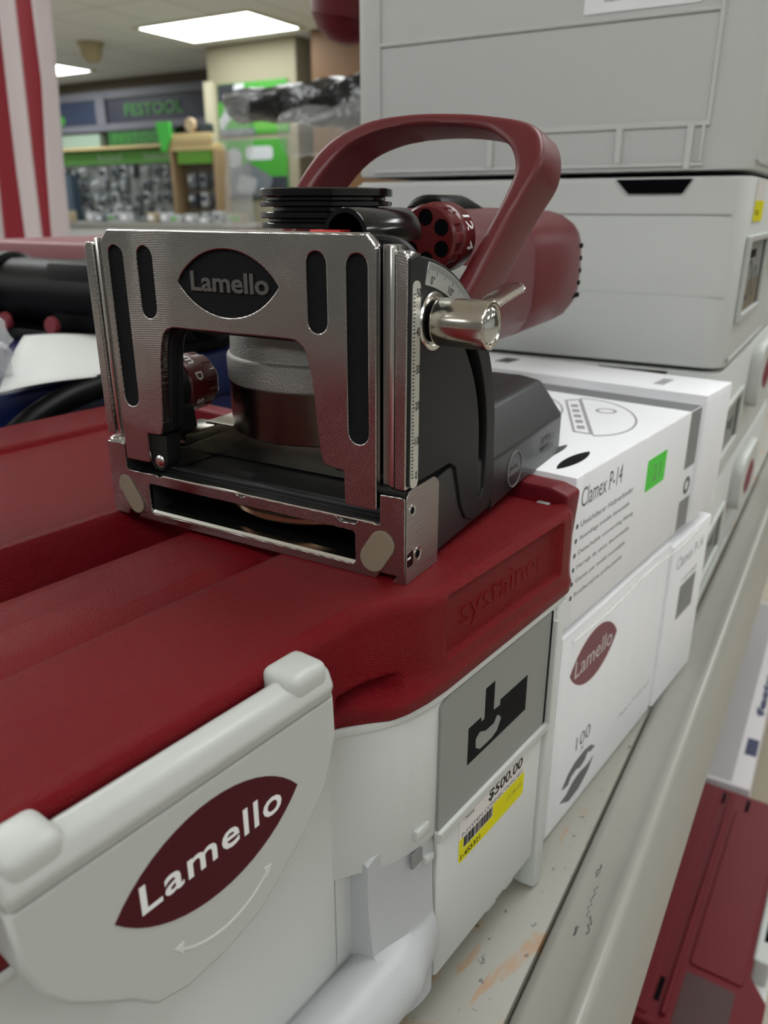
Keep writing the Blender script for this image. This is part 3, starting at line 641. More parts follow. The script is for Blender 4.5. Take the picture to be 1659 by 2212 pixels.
for i, p in enumerate(path):
    t_ = i / (len(path) - 1); hw = 3.4 + 0.3 * t_; th = 0.85
    if t_ > 0.8: hw *= math.sqrt(max(0.04, 1 - ((t_ - 0.8) / 0.205) ** 2))
    u_ = Vector((0.0, 1, 0.10)).normalized(); v_ = Vector((-0.2, -0.1, 1)).normalized()
    rings.append([p + u_ * (hw * math.copysign(abs(math.cos(a)) ** 0.6, math.cos(a))) + v_ * (th * math.copysign(abs(math.sin(a)) ** 0.8, math.sin(a))) for a in [2 * math.pi * k / 16 for k in range(16)]])
loft('clamp_lever', rings, chrome, tool)

# main lower housing with chamfered top, running back from the shoe
sec = [(0.0, 3.2, 1.0), (0.0, 21.5, 3.5), (10.5, 35.0, 4), (20, 36.5, 3), (60, 36.5, 3), (68, 35, 4), (76, 21.5, 3), (119.4, 15, 2), (119.4, 3.2, 1)]
hr = []
secp = rnd(sec, 3, 5)
for x, sy, dz in ((19.5, 0.995, 0), (62, 1.0, 0), (134, 0.99, 0), (138.5, 0.97, -0.8), (140.2, 0.93, -2.4)):
    hr.append([(x, 59.7 + (y - 59.7) * sy, 3.2 + (z - 3.2) * (1 + dz / 33)) for y, z in secp])
# slimmer in front (below the quadrant) so the deck between the shoe sides stays open
hr2 = [[(x, y, min(z, 14.6) if x < 50 else z) for x, y, z in r] for r in hr[1:]]
hr = [[(x, y, max(z, 5.7)) if x > 88 else (x, y, z) for x, y, z in r_] for r_ in hr]
hr.insert(2, [(88.5, y, max(z, 5.7)) for x, y, z in hr[1]])
housing = loft('housing', [[(62, y, z) for x, y, z in hr[0]]] + hr[2:], housing_grey, tool, angle=28)
box('deck_plate', 8, 9, 14.0, 70, 110.5, 16.4, black_coat, tool, 0.5)
box('deck_rib', 9.0, 12, 15.6, 12.5, 108, 17.8, housing_grey, tool, 1.0)
box('shoe_bright_edge', -0.05, 10.2, 16.9, 1.2, 94.4, 17.55, bare_edge, tool, 0.25, 1)
slab('side_cheek', [rnd([(20, 1.6, 0), (62, 3.4, 0), (70, 3.4, 0), (70, 21), (62, 22), (44, 27, 4), (36, 29.0, 3), (27, 27.6, 2), (20, 26.6, 1)], 1)], -9.0, -0.9, SIDE(), housing_grey, tool, 1.6, 40)
slab('side_cheek', [rnd([(20, 1.6, 0), (70, 3.4, 0), (70, 14), (20, 14, 1)], 1)], -119.2, -111, SIDE(), housing_grey, tool, 1.2, 40)
rg = slab('embossed_logo', [circle(82.6, 12.6, 6.9, 36), circle(82.6, 12.6, 6.55, 36)], -0.2, 0.22, SIDE(), emboss_line, housing)
text('embossed_logo', 'Lamello', SIDE(82.4, -0.05, 12.5), emboss_line, housing, width=11.6, height=2.7, depth=0.2)
text('embossed_text', 'SWISS\nMADE', SIDE(119, -0.05, 13.5), mat('faint_emboss', (0.10, 0.10, 0.10), 0.5), housing, width=13, height=6.5, depth=0.15)
# steel base wedge, steel head and cast gearbox seen through the window
slab('steel_plate', [rnd([(-101, 17.0), (-101, 29.2), (-20, 29.2), (-20, 17.0)], 0.4)], -60, -30, FRONT(), steel, tool, 0.3)
slab('steel_runner', [rnd([(-109, 16.5), (-109, 24), (-97.5, 24), (-97.5, 16.5)], 0.5)], -34, -12, FRONT(), steel, tool, 0.4)
box('runner_tab', 14, 95.5, 24.6, 34, 107, 28.6, steel, tool, 0.6)
lathe('steel_head', [(0, 29.3), (35.6, 29.3), (36, 29.7), (36, 46.5), (0, 46.5)], (54, 61, 0), (0, 0, 1), mat('steel_dark', (0.12, 0.095, 0.08), 0.26, 1.0, bump=(120, 0.12, 0.0006)), tool, 96)
gear = lathe('gearbox', [(0, 46.5), (36.1, 46.5), (36.5, 47.1), (36.6, 54.6), (36.2, 55.3), (35.5, 55.7), (35.2, 56.6), (34.8, 76), (30, 86), (20, 91), (0, 91.5)], (54, 61, 0), (0, 0, 1), cast, tool, 96)
loft('gearbox_neck', [[(x, 60 + math.cos(a) * ry, 72 + math.sin(a) * rz_) for a in [2 * math.pi * k / 24 for k in range(24)]] for x, ry, rz_ in ((70, 26, 20), (90, 29, 25), (104, 31, 29), (112, 31, 30))], cast, tool)
# motor body, dark red, faceted
def octo(x, ry, rz_, cy_=61, cz=73, n=24, p=0.62):
    out = []
    for k in range(n):
        a = 2 * math.pi * k / n; c_, s_ = math.cos(a), math.sin(a)
        out.append((x, cy_ + ry * math.copysign(abs(c_) ** p, c_), cz + rz_ * math.copysign(abs(s_) ** p, s_)))
    return out
motor = loft('motor_housing', [octo(100, 29.5, 28), octo(104, 30.5, 29), octo(172, 31, 29.5), octo(173.5, 30.2, 28.7), octo(175, 30.2, 28.7), octo(176.5, 31.2, 29.5), octo(236, 30.5, 28.5), octo(248, 28.5, 26.5), octo(256, 24, 22), octo(258, 19, 18)], tool_red, tool, angle=40)
tag(motor, 'dark red motor housing')
bm = bmesh.new()
for k in range(5): box('', 235, 31.8, 58 + k * 6.2, 247, 37, 60.2 + k * 6.2, None, bm=bm)
from_bm('air_vents', bm, black_deep, motor)
loft('power_switch', [[(x, 60 + 9 * math.cos(a), z0 + h_ * math.sin(a)) for a in [2 * math.pi * k / 20 for k in range(20)]] for x, z0, h_ in ((122, 101, 3), (125, 102, 5.2), (150, 102, 5.4), (158, 101, 4.4), (166, 100, 2.5))], dark_plastic, tool)
# bow handle
fo = smooth_path([(66, 91, 94), (72, 90, 104), (76, 89, 112), (85, 83, 124), (89, 69, 131), (90, 51, 133), (90, 33, 132.5), (89, 19, 131), (87, 6, 128.5), (84, -1, 124.5), (78, -4, 116), (72, -1.5, 107), (67, 1, 99), (60, 3.6, 89), (54, 6, 80), (46, 9, 70)], 5)
fi = smooth_path([(66, 84, 92), (71, 83, 101), (76, 82, 110), (84, 74, 122), (87, 61, 127.6), (88.5, 47, 129), (88, 33, 128.6), (87, 20, 126.6), (84, 12, 123), (81, 7.5, 119.5), (77, 4.6, 113.5), (72, 5.5, 106), (67, 7.2, 99), (60, 10, 89), (54, 13, 80), (46, 17, 70)], 5)
fi_n = len(fi)
fi = [fi[min(fi_n - 1, round(k * (fi_n - 1) / (len(fo) - 1)))] for k in range(len(fo))]
rings = []
N_ = len(fo)
for k, (a, b) in enumerate(zip(fo, fi)):
    t_ = k / (N_ - 1); back = Vector((22, 2.0 * sm(0.5, 0.8, t_) - 0.5, -3.5 - 3.5 * sm(0.5, 0.7, t_)))
    if t_ < 0.3: back = Vector((20, 0, -4))
    A, B, B2, A2 = a, b, b + back, a + back; cs = [A, B, B2, A2]; ring = []
    for j in range(4):
        p, q, r_ = cs[j - 1], cs[j], cs[(j + 1) % 4]
        rad = 2.4
        d1, d2 = (p - q), (r_ - q); s1 = q + d1.normalized() * min(rad, d1.length * 0.42); s2 = q + d2.normalized() * min(rad, d2.length * 0.42)
        for m_ in range(4):
            u_ = m_ / 3; ring.append(s1 * (1 - u_) ** 2 + q * 2 * u_ * (1 - u_) + s2 * u_ * u_)
    rings.append(ring)
hd_ = loft('bow_handle', rings, tool_red, tool, angle=48)
tag(hd_, 'dark red bow handle')
lathe('handle_boss', [(0, 0), (9, 0), (10, 1), (10, 16), (0, 16)], (50, 16, 70), (0, 1, 0), cast, tool, 32)
# stacked height stop discs on top of the fence
dc = (39.5, 51.5)
prof = [(0, 96.3)]
zz = 96.3
for lo, hi, r_ in ((96.4, 98.0, 20.4), (98.0, 99.2, 18.2), (99.2, 101.0, 20.5), (101.0, 102.5, 16.6), (102.5, 104.0, 20.6), (104.0, 105.3, 18.6), (105.3, 107.6, 20.8)):
    c_ = 0.25
    prof += [(r_ - c_, lo), (r_, lo + c_), (r_, hi - c_), (r_ - c_, hi)]
prof[-1] = (20.0, 107.7); prof += [(17.5, 107.75), (0, 107.75)]
sd = lathe('spacer_stack', prof, (dc[0], dc[1], 0), (0, 0, 1), black_gloss, tool, 40, 20)
tag(sd, 'glossy black stack of round spacers')
box('red_pointer', 1.5, 21.5, 96.1, 7, 31, 96.7, mat('pointer_red', (0.55, 0.03, 0.03), 0.4), tool, 0.2)
# black half tube beside the discs
hp = [(6.9 * math.cos(R(a)), 6.9 * math.sin(R(a))) for a in range(-20, 201, 8)] + [(5.7 * math.cos(R(a)), 5.7 * math.sin(R(a))) for a in range(200, -21, -8)]
loft('half_tube', [[(x_, 21.5 + y_ * f_, 95.4 + z_ * f_) for y_, z_ in hp] for x_, f_ in ((4.0, 0.985), (4.4, 1), (33.7, 1), (34.0, 0.985))], black_gloss, tool, angle=30)
cyl('tube_core', (14, 21.5, 95.4), (1, 0, 0), 5.6, 16, dark_plastic, tool, 0.4)
# revolver depth stop, right
rc = (52, 22.5, 93.2)
def knurl(prof, n, m_name, ox, parent, name):
    bm = bmesh.new(); rings = []
    for r_, h, kn in prof:
        ring = []
        for k in range(96):
            a = 2 * math.pi * k / 96; rr_ = r_ - kn * (0.5 - 0.5 * math.copysign(min(1, abs(math.cos(a * n / 2)) * 2.2), 1)) if kn else r_
            rr_ = r_ - (kn if (math.cos(a * n) < -0.35) else 0)
            ring.append(bm.verts.new((ox[0] + h, ox[1] + rr_ * math.cos(a), ox[2] + rr_ * math.sin(a))))
        rings.append(ring)
    for p, q in zip(rings, rings[1:]):
        for k in range(96): bm.faces.new((p[k], p[(k + 1) % 96], q[(k + 1) % 96], q[k]))
    bm.faces.new(rings[0]); bm.faces.new(rings[-1])
    return from_bm(name, bm, m_name, parent, 30)
rev = knurl([(9.3, 0, 0), (10.1, 0.8, 0.0), (10.2, 1.2, 0.7), (10.2, 5.4, 0.7), (10.3, 5.8, 0), (10.6, 6.4, 0), (10.8, 7, 0), (10.8, 13.5, 0), (10.2, 14.4, 0)], 10, dial_red, rc, tool, 'stop_dial')
tag(rev, 'dark red revolving stop dial with holes')
for k in range(6):
    a = R(28 + 60 * k); y, z = rc[1] + 6.3 * math.cos(a), rc[2] + 6.3 * math.sin(a)
    lathe('dial_hole', [(0, 0.0), (2.25, 0.0), (2.4, 0.25)], (rc[0] - 0.06, y, z), (-1, 0, 0), black_deep, rev, 24)
def wrap(r_, ox, ang):     # bend flat text (x along axis, y around) onto a dial whose axis is X
    def f(co):
        a = ang + co.y / r_; rr_ = r_ + 0.04 + co.z
        return (ox[0] + co.x, ox[1] - rr_ * math.cos(a), ox[2] + rr_ * math.sin(a))
    return f
I4 = Matrix.Identity(4)
def dial_text(s_, r_, ox, xo, ang, hgt, parent):
    def f(co):
        x_, y_ = co.y, -co.x          # letters stand turned a quarter, reading around the drum
        a = R(ang) - y_ / r_ * -1.0
        rr_ = r_ + 0.03 + co.z
        return (ox[0] + xo + x_, ox[1] - rr_ * math.cos(a), ox[2] + rr_ * math.sin(a))
    return text('dial_numeral', s_, I4, white_ink, parent, height=hgt, depth=0.05, bold=0.02, warp=f)
dial_text('12', 10.8, rc, 10.4, 26, 4.6, rev); dial_text('4', 10.8, rc, 10.4, -12, 4.2, rev)
# depth dial, left, behind the fence window
lc = (19, 105.6, 43.5)
dd = knurl([(9.6, 0, 0), (10.2, 0.6, 0), (10.3, 8.5, 0), (10.2, 9, 0.6), (10.0, 13.5, 0.6), (8.8, 15.2, 0.3)], 9, dial_red, lc, tool, 'depth_dial')
tag(dd, 'dark red depth dial with white letters')
cyl('dial_collar', (8.5, lc[1], lc[2]), (1, 0, 0), 10.2, 11.0, black_coat, tool, 1.2)
dial_text('m', 10.3, lc, 4.6, 62, 3.0, dd); dial_text('D', 10.3, lc, 4.8, 22, 3.2, dd); dial_text('S', 10.3, lc, 4.8, -30, 3.2, dd); dial_text('max', 10.3, lc, 4.6, 95, 3.0, dd)
slab('dial_bracket', [rnd([(-113, 28), (-113, 46), (-104, 46, 6), (-95.0, 38, 6), (-94.0, 30, 2), (-98, 28)], 2)], -19, -8.6, FRONT(), black_coat, tool, 0.8)

# ------------------------------------------------------------------ white cartons beyond the case
BX = -3.4
def carton(name, label, x0, x1, y0, y1, z0, z1, group=None, m=carton_white):
    t = thing(name, label, 'carton', (0, 0, 0), CASE_ROT, group)
    bm = bmesh.new(); box('', x0, y0, z0, x1, y1, z1, None, bev=0.9, seg=2, bm=bm); from_bm('box_body', bm, m, t)
    return t
def front_text(t, s_, x0, x1, z, h, m=grey_ink, y=BX, **kw):
    return text('printing', s_, SIDE((x0 + x1) / 2, y - 0.02, z), m, t, width=x1 - x0, height=h, depth=0.05, **kw)
ca = carton('hardware_carton', 'white connector carton with bullet list and green price dot, upper box nearest the case', 106, 257, BX, 190, -62, 5.4)
front_text(ca, 'Clamex P-14', 112, 153, -4.6, 8.4, grey_ink)
lines = ['Unsichtbarer Holzverbinder', 'Assemblage invisible demontable', 'Detachable connecting fitting', 'Herraje de union desmontable', 'Giunto per mobili smontabile', 'Rozlaczalne polaczenie']
for k, s_ in enumerate(lines):
    front_text(ca, s_, 113.5, 113.5 + (55, 52, 58, 55, 52, 50)[k], -16 - k * 6.4, 2.6, grey_ink)
    slab('bullet', [circle(110.2, -16 - k * 6.4, 1.1, 12)], -BX, -BX + 0.08, SIDE(), grey_ink, ca)
slab('green_price_dot', [rnd(rect(184, -22.5, 209, -7), 1)], -BX, -BX + 0.15, SIDE(), green_label, ca)
text('price_digits', '21', SIDE(197, BX - 0.16, -15), letter_green, ca, width=10, height=8, depth=0.03)
slab('grey_side_band', [rect(240.5, -26, 257.2, 5.0)], -BX, -BX + 0.06, SIDE(), carton_grey, ca)
slab('grey_side_band', [rect(240.5, -61, 257.2, -44)], -BX, -BX + 0.06, SIDE(), carton_grey, ca)
slab('round_mark', [circle(249, -36.5, 5, 24), circle(249, -36.5, 2.6, 16)], -BX, -BX + 0.08, SIDE(), grey_ink, ca)
slab('grey_top_band', [rect(240.5, BX + 0.4, 257.2, 189)], 5.4, 5.46, TOP(), carton_grey, ca)
slab('grey_top_band', [rect(196, 92, 240.5, 189)], 5.4, 5.46, TOP(), carton_grey, ca)
# line drawings of the oval connector halves on the top
def oval_drawing(cx, cy, a, sc_, parent):
    M_ = frame((cx, cy, 5.42), (math.cos(a), math.sin(a), 0), (-math.sin(a), math.cos(a), 0))
    half = [(32 * math.cos(t), -20 * math.sin(t)) for t in [math.pi * k / 20 for k in range(21)]]
    half = [(x * sc_, y * sc_) for x, y in half]
    slab('line_drawing', [half, [(x * 0.95, y * 0.93 - 0.5 * sc_) for x, y in half]], 0, 0.05, M_, light_ink, parent)
    slab('line_drawing', [[(-30 * sc_, 0), (30 * sc_, 0), (27 * sc_, 7 * sc_), (-27 * sc_, 7 * sc_)], [(-28 * sc_, 1 * sc_), (28 * sc_, 1 * sc_), (25.5 * sc_, 6 * sc_), (-25.5 * sc_, 6 * sc_)]], 0, 0.05, M_, light_ink, parent)
    slab('line_drawing', [circle(9 * sc_, -9 * sc_, 4.4 * sc_, 20), circle(9 * sc_, -9 * sc_, 3.2 * sc_, 16)], 0, 0.05, M_, light_ink, parent)
    for k in range(5): slab('line_drawing', [rect((-22 + k * 9) * sc_, 2 * sc_, (-17 + k * 9) * sc_, 5 * sc_)], 0, 0.05, M_, light_ink, parent)
oval_drawing(200, 36, R(29), 1.22, ca); oval_drawing(196, 72, R(30), 1.15, ca)
slab('printed_biscuit', [eye(127, 8.0, 31, 6.5, 12)], 0, 0.05, frame((0, 0, 5.42), (1, 0, 0), (0, 1, 0)), ink, ca)
slab('printed_biscuit', [eye(131, 20, 30, 5, 12)], 0, 0.05, frame((0, 0, 5.42), (1, 0, 0), (0, 1, 0)), grey_ink, ca)
cb = carton('hardware_carton', 'plain white carton top behind the bullet list carton, against the grey case stack', 261, 306, BX - 1, 230, -62, 10)
slab('grey_corner_mark', [rect(274, 24, 292, 30)], 10.0, 10.05, TOP(), light_ink, cb)
slab('grey_corner_mark', [rect(280, 126, 296, 136)], 10.0, 10.05, TOP(), grey_ink, cb)
cc = carton('hardware_carton', 'lower white carton with red lens logo, count of one hundred and biscuit picture', 107, 238, BX, 190, -173.0, -66)
lg = slab('logo', [lens_pts(117.6, 169.5, -89.5, 13.6)], -BX, -BX + 0.08, SIDE(), print_red, cc)
text('logo_lettering', 'Lamello', SIDE(143.4, BX - 0.09, -89.2), mat('print_pale', (0.55, 0.50, 0.50), 0.5), lg, width=41, height=9, depth=0.04)
front_text(cc, '100', 133, 149, -134.5, 7.5, grey_ink); front_text(cc, 'x', 139, 143, -141, 3, light_ink)
slab('printed_biscuit', [[(121, -153.5), (127, -148), (134, -145.4), (144, -144.6), (152, -146), (158, -150), (153, -150.5), (149, -148.6), (146, -151.6), (141, -152.6), (136, -151), (131, -152), (128, -155), (124, -154.4)]], -BX, -BX + 0.08, SIDE(), grey_ink, cc)
slab('printed_biscuit', [[(120, -160.6), (127, -160.0), (134, -156.6), (142, -155.8), (150, -156.8), (157, -155.4), (152, -161.5), (142, -166), (131, -166.6)]], -BX, -BX + 0.08, SIDE(), grey_ink, cc)
front_text(cc, 'Made in Switzerland', 188, 232, -150, 2.2, light_ink)
cd = carton('hardware_carton', 'far lower white carton with barcode label, its corner beside the case stack', 241, 306, BX - 1, 190, -173.0, -70)
front_text(cd, 'Clamex P-14', 250, 296, -84, 7.5, light_ink, y=BX - 1)
slab('barcode', [rect(262, -124, 290, -102)], -BX + 1, -BX + 1.06, SIDE(), mat('barcode_grey', (0.17, 0.17, 0.17), 0.6), cd)
front_text(cd, '145480', 262, 290, -98.5, 3, light_ink, y=BX - 1)
fl = thing('plastic_film', 'clear shrink film stretched round the white cartons', 'plastic film', (0, 0, 0), CASE_ROT)
bm = bmesh.new(); cols = []
for i in range(41):
    x = 104.5 + i * 4.9
    cols.append([bm.verts.new((x, BX - 3.4 - 1.0 * math.sin(i * 1.7 + j * 0.9) * (1 if j in (2, 3, 4) else 0.3) - (1.0 if j == 3 else 0), z)) for j, z in enumerate((-172, -120, -72, -66, -60, -30, 8.5))])
for a, b in zip(cols, cols[1:]):
    for k in range(6): bm.faces.new((a[k], b[k], b[k + 1], a[k + 1]))
from_bm('film_sheet', bm, film, fl, 60)
tube('film_crease', [(106, BX - 4.8, -65), (150, BX - 5, -66), (190, BX - 4.8, -64.4), (236, BX - 5, -67), (268, BX - 5, -66)], 0.8, mat('crease_film', (0.8, 0.8, 0.78), 0.15, spec=0.8, alpha=0.35), fl, 8)

# ------------------------------------------------------------------ stack of grey tool cases
def grey_case(label, z0, z1, tall=False, idx=0):
    t = thing('tool_case', label, 'tool case', (344, -33, z0), 0, 'grey tool cases stacked on the shelf')
    W, L_, H = 268, 396, z1 - z0
    def rr(i, r_): return rnd([(i, i), (L_ - i, i), (L_ - i, W - i), (i, W - i)], r_, 8)
    slab('body', [rr(0, 16)], 0.6, H - 1.0, TOP(), grey_shell, t, 1.6, 40)
    MF = frame((0, 0, 0), (0, -1, 0), (0, 0, 1))           # end face, u = -Y
    if tall:
        def pr(name, y0, z0_, y1, z1_, w0=0.0, w1=1.6): slab(name, [rect(-max(y0, y1), min(z0_, z1_), -min(y0, y1), max(z0_, z1_))], w0, w1, MF, grey_shell, t, 0.7)
        pr('molded_rib', 29, 81, 246, 83.2); pr('molded_rib', 28, 24, 247, 27.2); pr('molded_rib', 26.6, 24, 29.4, H - 6); pr('molded_rib', 245, 24, 247.6, H - 6)
        pr('base_rib', 28, 3, 250, 5); pr('base_rib', 76, 5, 80, 25, 0, 2.2); pr('base_rib', 35, 1, 39, 25, 0, 2.2); pr('base_rib', 29, 5, 31, 25, 0, 2.2); pr('base_rib', 160, 5, 164, 25, 0, 2.2)
        lb = slab('paper_label', [rnd(rect(-106, 86, -40, 120), 1)], 0.3, 0.6, MF, carton_white, t)
        for k in range(3): text('printing', 'Item 49000 / 12 pcs', MF @ Matrix.Translation((-72, 92 + k * 5, 0.6)), grey_ink, lb, width=44, height=2.4, depth=0.05)
    else:
        # notched lip with the finger cut-out
        slab('lip', [[(-264, H - 22), (-264, H - 3), (-150, H - 3), (-79, H - 3), (-71, H - 12), (-36, H - 12), (-31, H - 2), (-8, H - 2), (-8, H - 22)]], -0.2, 1.5, MF, grey_shell, t, 0.9)
        slab('finger_recess', [[(-77, H - 2.2), (-69, H - 10.2), (-37.5, H - 10.2), (-32.5, H - 2.2)]], -4.0, 1.52, MF, black_deep, t)
        slab('molded_rib', [rect(-262, H * 0.39, -6, H * 0.395 + 0.3)], 0, 0.35, MF, grey_shell, t, 0.1)
    # aisle side: card pocket, latch, rib
    fr_z0, fr_z1 = (0.24 * H, 0.70 * H) if not tall else (40, 92)
    MS = SIDE(0, 0, 0)
    slab('card_frame', [rnd(rect(14, fr_z0, 112, fr_z1), 2), rnd(rect(19, fr_z0 + 5, 107, fr_z1 - 4), 1)], 0, 3.0, MS, grey_smooth, t, 0.8)
    cd_ = slab('id_card', [rect(19, fr_z0 + 5, 107, fr_z1 - 4)], 0.2, 0.6, MS, mat('card_mid', (0.20, 0.20, 0.19), 0.5), t)
    slab('card_edge', [rect(102, fr_z0 + 5, 107, fr_z1 - 4)], 0.6, 0.9, MS, black_deep, t)
    if idx == 1:
        slab('card_photo', [rect(20, fr_z0 + 6, 101, fr_z0 + 24)], 0.6, 0.7, MS, pink_ink, cd_)
        slab('card_drawing', [circle(46, fr_z0 + 24, 13, 24), circle(46, fr_z0 + 24, 10, 24)], 0.7, 0.8, MS, grey_ink, cd_)
        slab('card_drawing', [circle(74, fr_z0 + 22, 10, 24), circle(74, fr_z0 + 22, 8, 24)], 0.7, 0.8, MS, grey_ink, cd_)
        slab('card_title', [rect(30, fr_z1 - 14, 66, fr_z1 - 9)], 0.7, 0.8, MS, ink, cd_)
        ps = slab('price_sticker', [rnd(rect(22, H - 26, 66, H - 2), 1)], 0.2, 0.5, MS, label_white, t)
        slab('yellow_band', [rect(22, H - 26, 66, H - 14)], 0.5, 0.6, MS, yellow, ps)
        text('printing', '145321', SIDE(36, -0.62, H - 21), ink, ps, width=16, height=3, depth=0.04)
    else:
        slab('card_drawing', [[(30, fr_z0 + 8), (44, fr_z1 - 10), (64, fr_z1 - 18), (90, fr_z0 + 24), (84, fr_z0 + 14), (60, fr_z0 + 20)]], 0.6, 0.7, MS, grey_ink, cd_)
    slab('rib', [rect(8, 4, 180, 6.5)], 0, 1.4, MS, grey_smooth, t, 0.6)
    ltc = slab('latch', [rnd(rect(148, H - 54 if H > 90 else H - 50, 246, H - 4), 18)], -1, 9, MS, grey_smooth, t, 2)
    slab('logo', [lens_pts(165, 229, H - 30, 14)], 9.0, 9.2, MS, print_red, ltc)
    return t
grey_case('tallest light grey tool case, topmost of the stack behind the handle', 122, 335, True, 0)
grey_case('light grey tool case with yellow price sticker, directly under the topmost one', 8, 120.5, False, 1)
grey_case('light grey tool case third from the top, level with the carton tops', -84, 7, False, 2)
grey_case('light grey tool case standing on the shelf, lowest of the stack', -175, -85, False, 3)

# ------------------------------------------------------------------ lower right: red case and carton on the deck
rcse = thing('tool_case', 'lower dark red lidded case on the deck below the shelf', 'tool case', (0, 0, -815), R(-2))
rcse.location = Vector((0, 0, -815)) * MM
ZT = 175
slab('body', [rnd(rect(418, -128, 806, 160), 6)], 0, ZT - 30, TOP(), grey_shell, rcse, 2)
lidc = [(416, -136, 5), (520, -136, 5), (540, -122, 6), (670, -122, 6), (690, -112, 6), (690, -112), (808, -112, 6), (808, 165, 6), (416, 165, 6)]
slab('lid', [rnd([(416, -128, 8), (500, -128, 8), (524, -110, 10), (700, -110, 10), (724, -130, 8), (810, -130, 8), (810, 165, 6), (416, 165, 6)], 6)], ZT - 32, ZT, TOP(), red_smooth, rcse, 3)
for x0_, y0_, x1_, y1_ in ((776, -36, 800, -32), (776, -66, 800, -61.5), (444, -36, 474, -31), (775, -104, 800, -98)):
    slab('lid_slot', [rect(x0_, y0_, x1_, y1_)], ZT, ZT + 0.5, TOP(), black_deep, rcse)
slab('lid_rib', [rnd(rect(430, -46, 800, -40), 2)], ZT - 1, ZT + 5, TOP(), red_smooth, rcse, 2)
slab('lid_panel', [rnd(rect(504, -105, 770, -52), 5)], ZT - 1, ZT + 2.4, TOP(), red_smooth, rcse, 1.6)
slab('lid_panel', [rnd(rect(424, -30, 790, 150), 5)], ZT - 1, ZT + 2.4, TOP(), red_smooth, rcse, 1.6)
slab('lid_recess', [rnd(rect(426, -100, 494, -52), 4)], ZT - 1, ZT + 0.4, TOP(), mat('red_recess_shade', (0.035, 0.002, 0.004), 0.5), rcse, 0.1)  # flat plate, no hollow: the recess's shade is put into its darker red
ll = slab('latch', [rnd(rect(545, -126, 680, -108), 5)], ZT - 60, ZT + 2, TOP(), grey_smooth, rcse, 3)
for x_ in (574, 622): slab('latch_gap', [rect(x_, -122, x_ + 30, -115)], ZT + 2, ZT + 2.5, TOP(), black_deep, ll)
wc = thing('shipping_carton', 'long white carton printed in navy blue, beyond the lower red case', 'carton', (830, -50, -815))
box('box_body', 0, -40, 0, 620, 110, 168, mat('carton_warm', (0.52, 0.49, 0.50), 0.5), wc, 2)
slab('navy_block', [rect(80, -38, 124, -22)], 168, 168.3, TOP(), navy_ink, wc)
text('printing', 'festool', TOP(290, -30, 168), navy_ink, wc, width=200, height=12, depth=0.3, bold=0.05)
slab('navy_block', [rect(430, -38, 520, -24)], 168, 168.3, TOP(), navy_ink, wc)
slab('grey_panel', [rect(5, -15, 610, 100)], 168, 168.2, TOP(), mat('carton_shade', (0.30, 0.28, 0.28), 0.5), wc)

# ------------------------------------------------------------------ things behind the case, at left
bc = thing('tool_case', 'navy blue plastic tool case behind the red lid', 'tool case', (10, 290, SH))
slab('body', [rnd(rect(-40, 0, 268, 330), 14)], 1, 150, TOP(), blue_case, bc, 3)
slab('lid', [rnd(rect(-44, -4, 272, 336), 14)], 150, 183, TOP(), blue_case, bc, 5)
slab('lid_ridge', [rnd(rect(196, 4, 222, 326), 5)], 182, 187, TOP(), mat('green_grey', (0.05, 0.07, 0.06), 0.5), bc, 2)
# black machine lying across it
bmch = thing('power_tool', 'black power tool with a round end cap, behind the joiner at left', 'power tool', (232, 400, 8.5))
cyl('motor_body', (0, 88, 33), (0, -1, 0), 25, 215, dark_plastic, bmch, 4)
lathe('end_cap', [(0, 0), (15, 0), (24, -4), (29, -14), (29, -34), (26, -38)], (0, 116, 33), (0, 1, 0), dark_plastic, bmch)
lathe('cap_knob', [(0, -10), (9, -10), (10, -7), (10, 0)], (-27, 92, 31), (1, 0, 0), mat('cap_grey', (0.02, 0.02, 0.02), 0.4), bmch, 24)
box('foot_plate', -30, -110, 0, 30, 100, 9, dark_plastic, bmch, 2)
box('grip_body', -22, -120, 8, 26, 20, 58, dark_plastic, bmch, 6)
for y_ in (62, 8):
    lathe('red_button', [(0, 4), (6, 4), (7, 2), (7, 0)], (-28, y_, 13), (-1, 0, 0), mat('button_red', (0.22, 0.03, 0.04), 0.4), bmch, 20)
pk = thing('tool_case', 'dusky red case lid behind the black power tool, below the flag', 'tool case', (296, 300, SH))
slab('body', [rnd(rect(0, -20, 380, 330), 10)], 1, 205, TOP(), grey_shell, pk, 3)
slab('lid', [rnd(rect(-4, -24, 384, 334), 10)], 205, 249.5, TOP(), mat('dusky_red', (0.24, 0.07, 0.08), 0.45), pk, 4)
# sheets of paper lying on the blue case
pp = thing('paper_sheet', 'curled white paper sheet lying behind the red lid', 'paper', (0, 0, 0))
bm = bmesh.new(); cols = []
P4 = [Vector((62, 272, 8)), Vector((140, 272, 9)), Vector((158, 380, 16)), Vector((226, 360, 13))]
for i in range(13):
    u = i / 12; col = []
    for j in range(9):
        v = j / 8; q = (P4[0] * (1 - v) + P4[1] * v) * (1 - u) + (P4[2] * (1 - v) + P4[3] * v) * u
        col.append(bm.verts.new((q.x, q.y, q.z + 3.5 + 3.0 * math.sin(2.6 * v + 1.2) + 2.5 * math.sin(3 * u))))
    cols.append(col)
for a, b in zip(cols, cols[1:]):
    for k in range(8): bm.faces.new((a[k], b[k], b[k + 1], a[k + 1]))
sh = from_bm('sheet', bm, paper, pp, 60)
sol = sh.modifiers.new('thickness', 'SOLIDIFY'); sol.thickness = 0.0004
pb = thing('plastic_bag', 'crumpled clear plastic bag at the left edge below the black power tool', 'plastic bag', (0, 0, 0))
bm = bmesh.new(); bmesh.ops.create_icosphere(bm, subdivisions=4, radius=1)
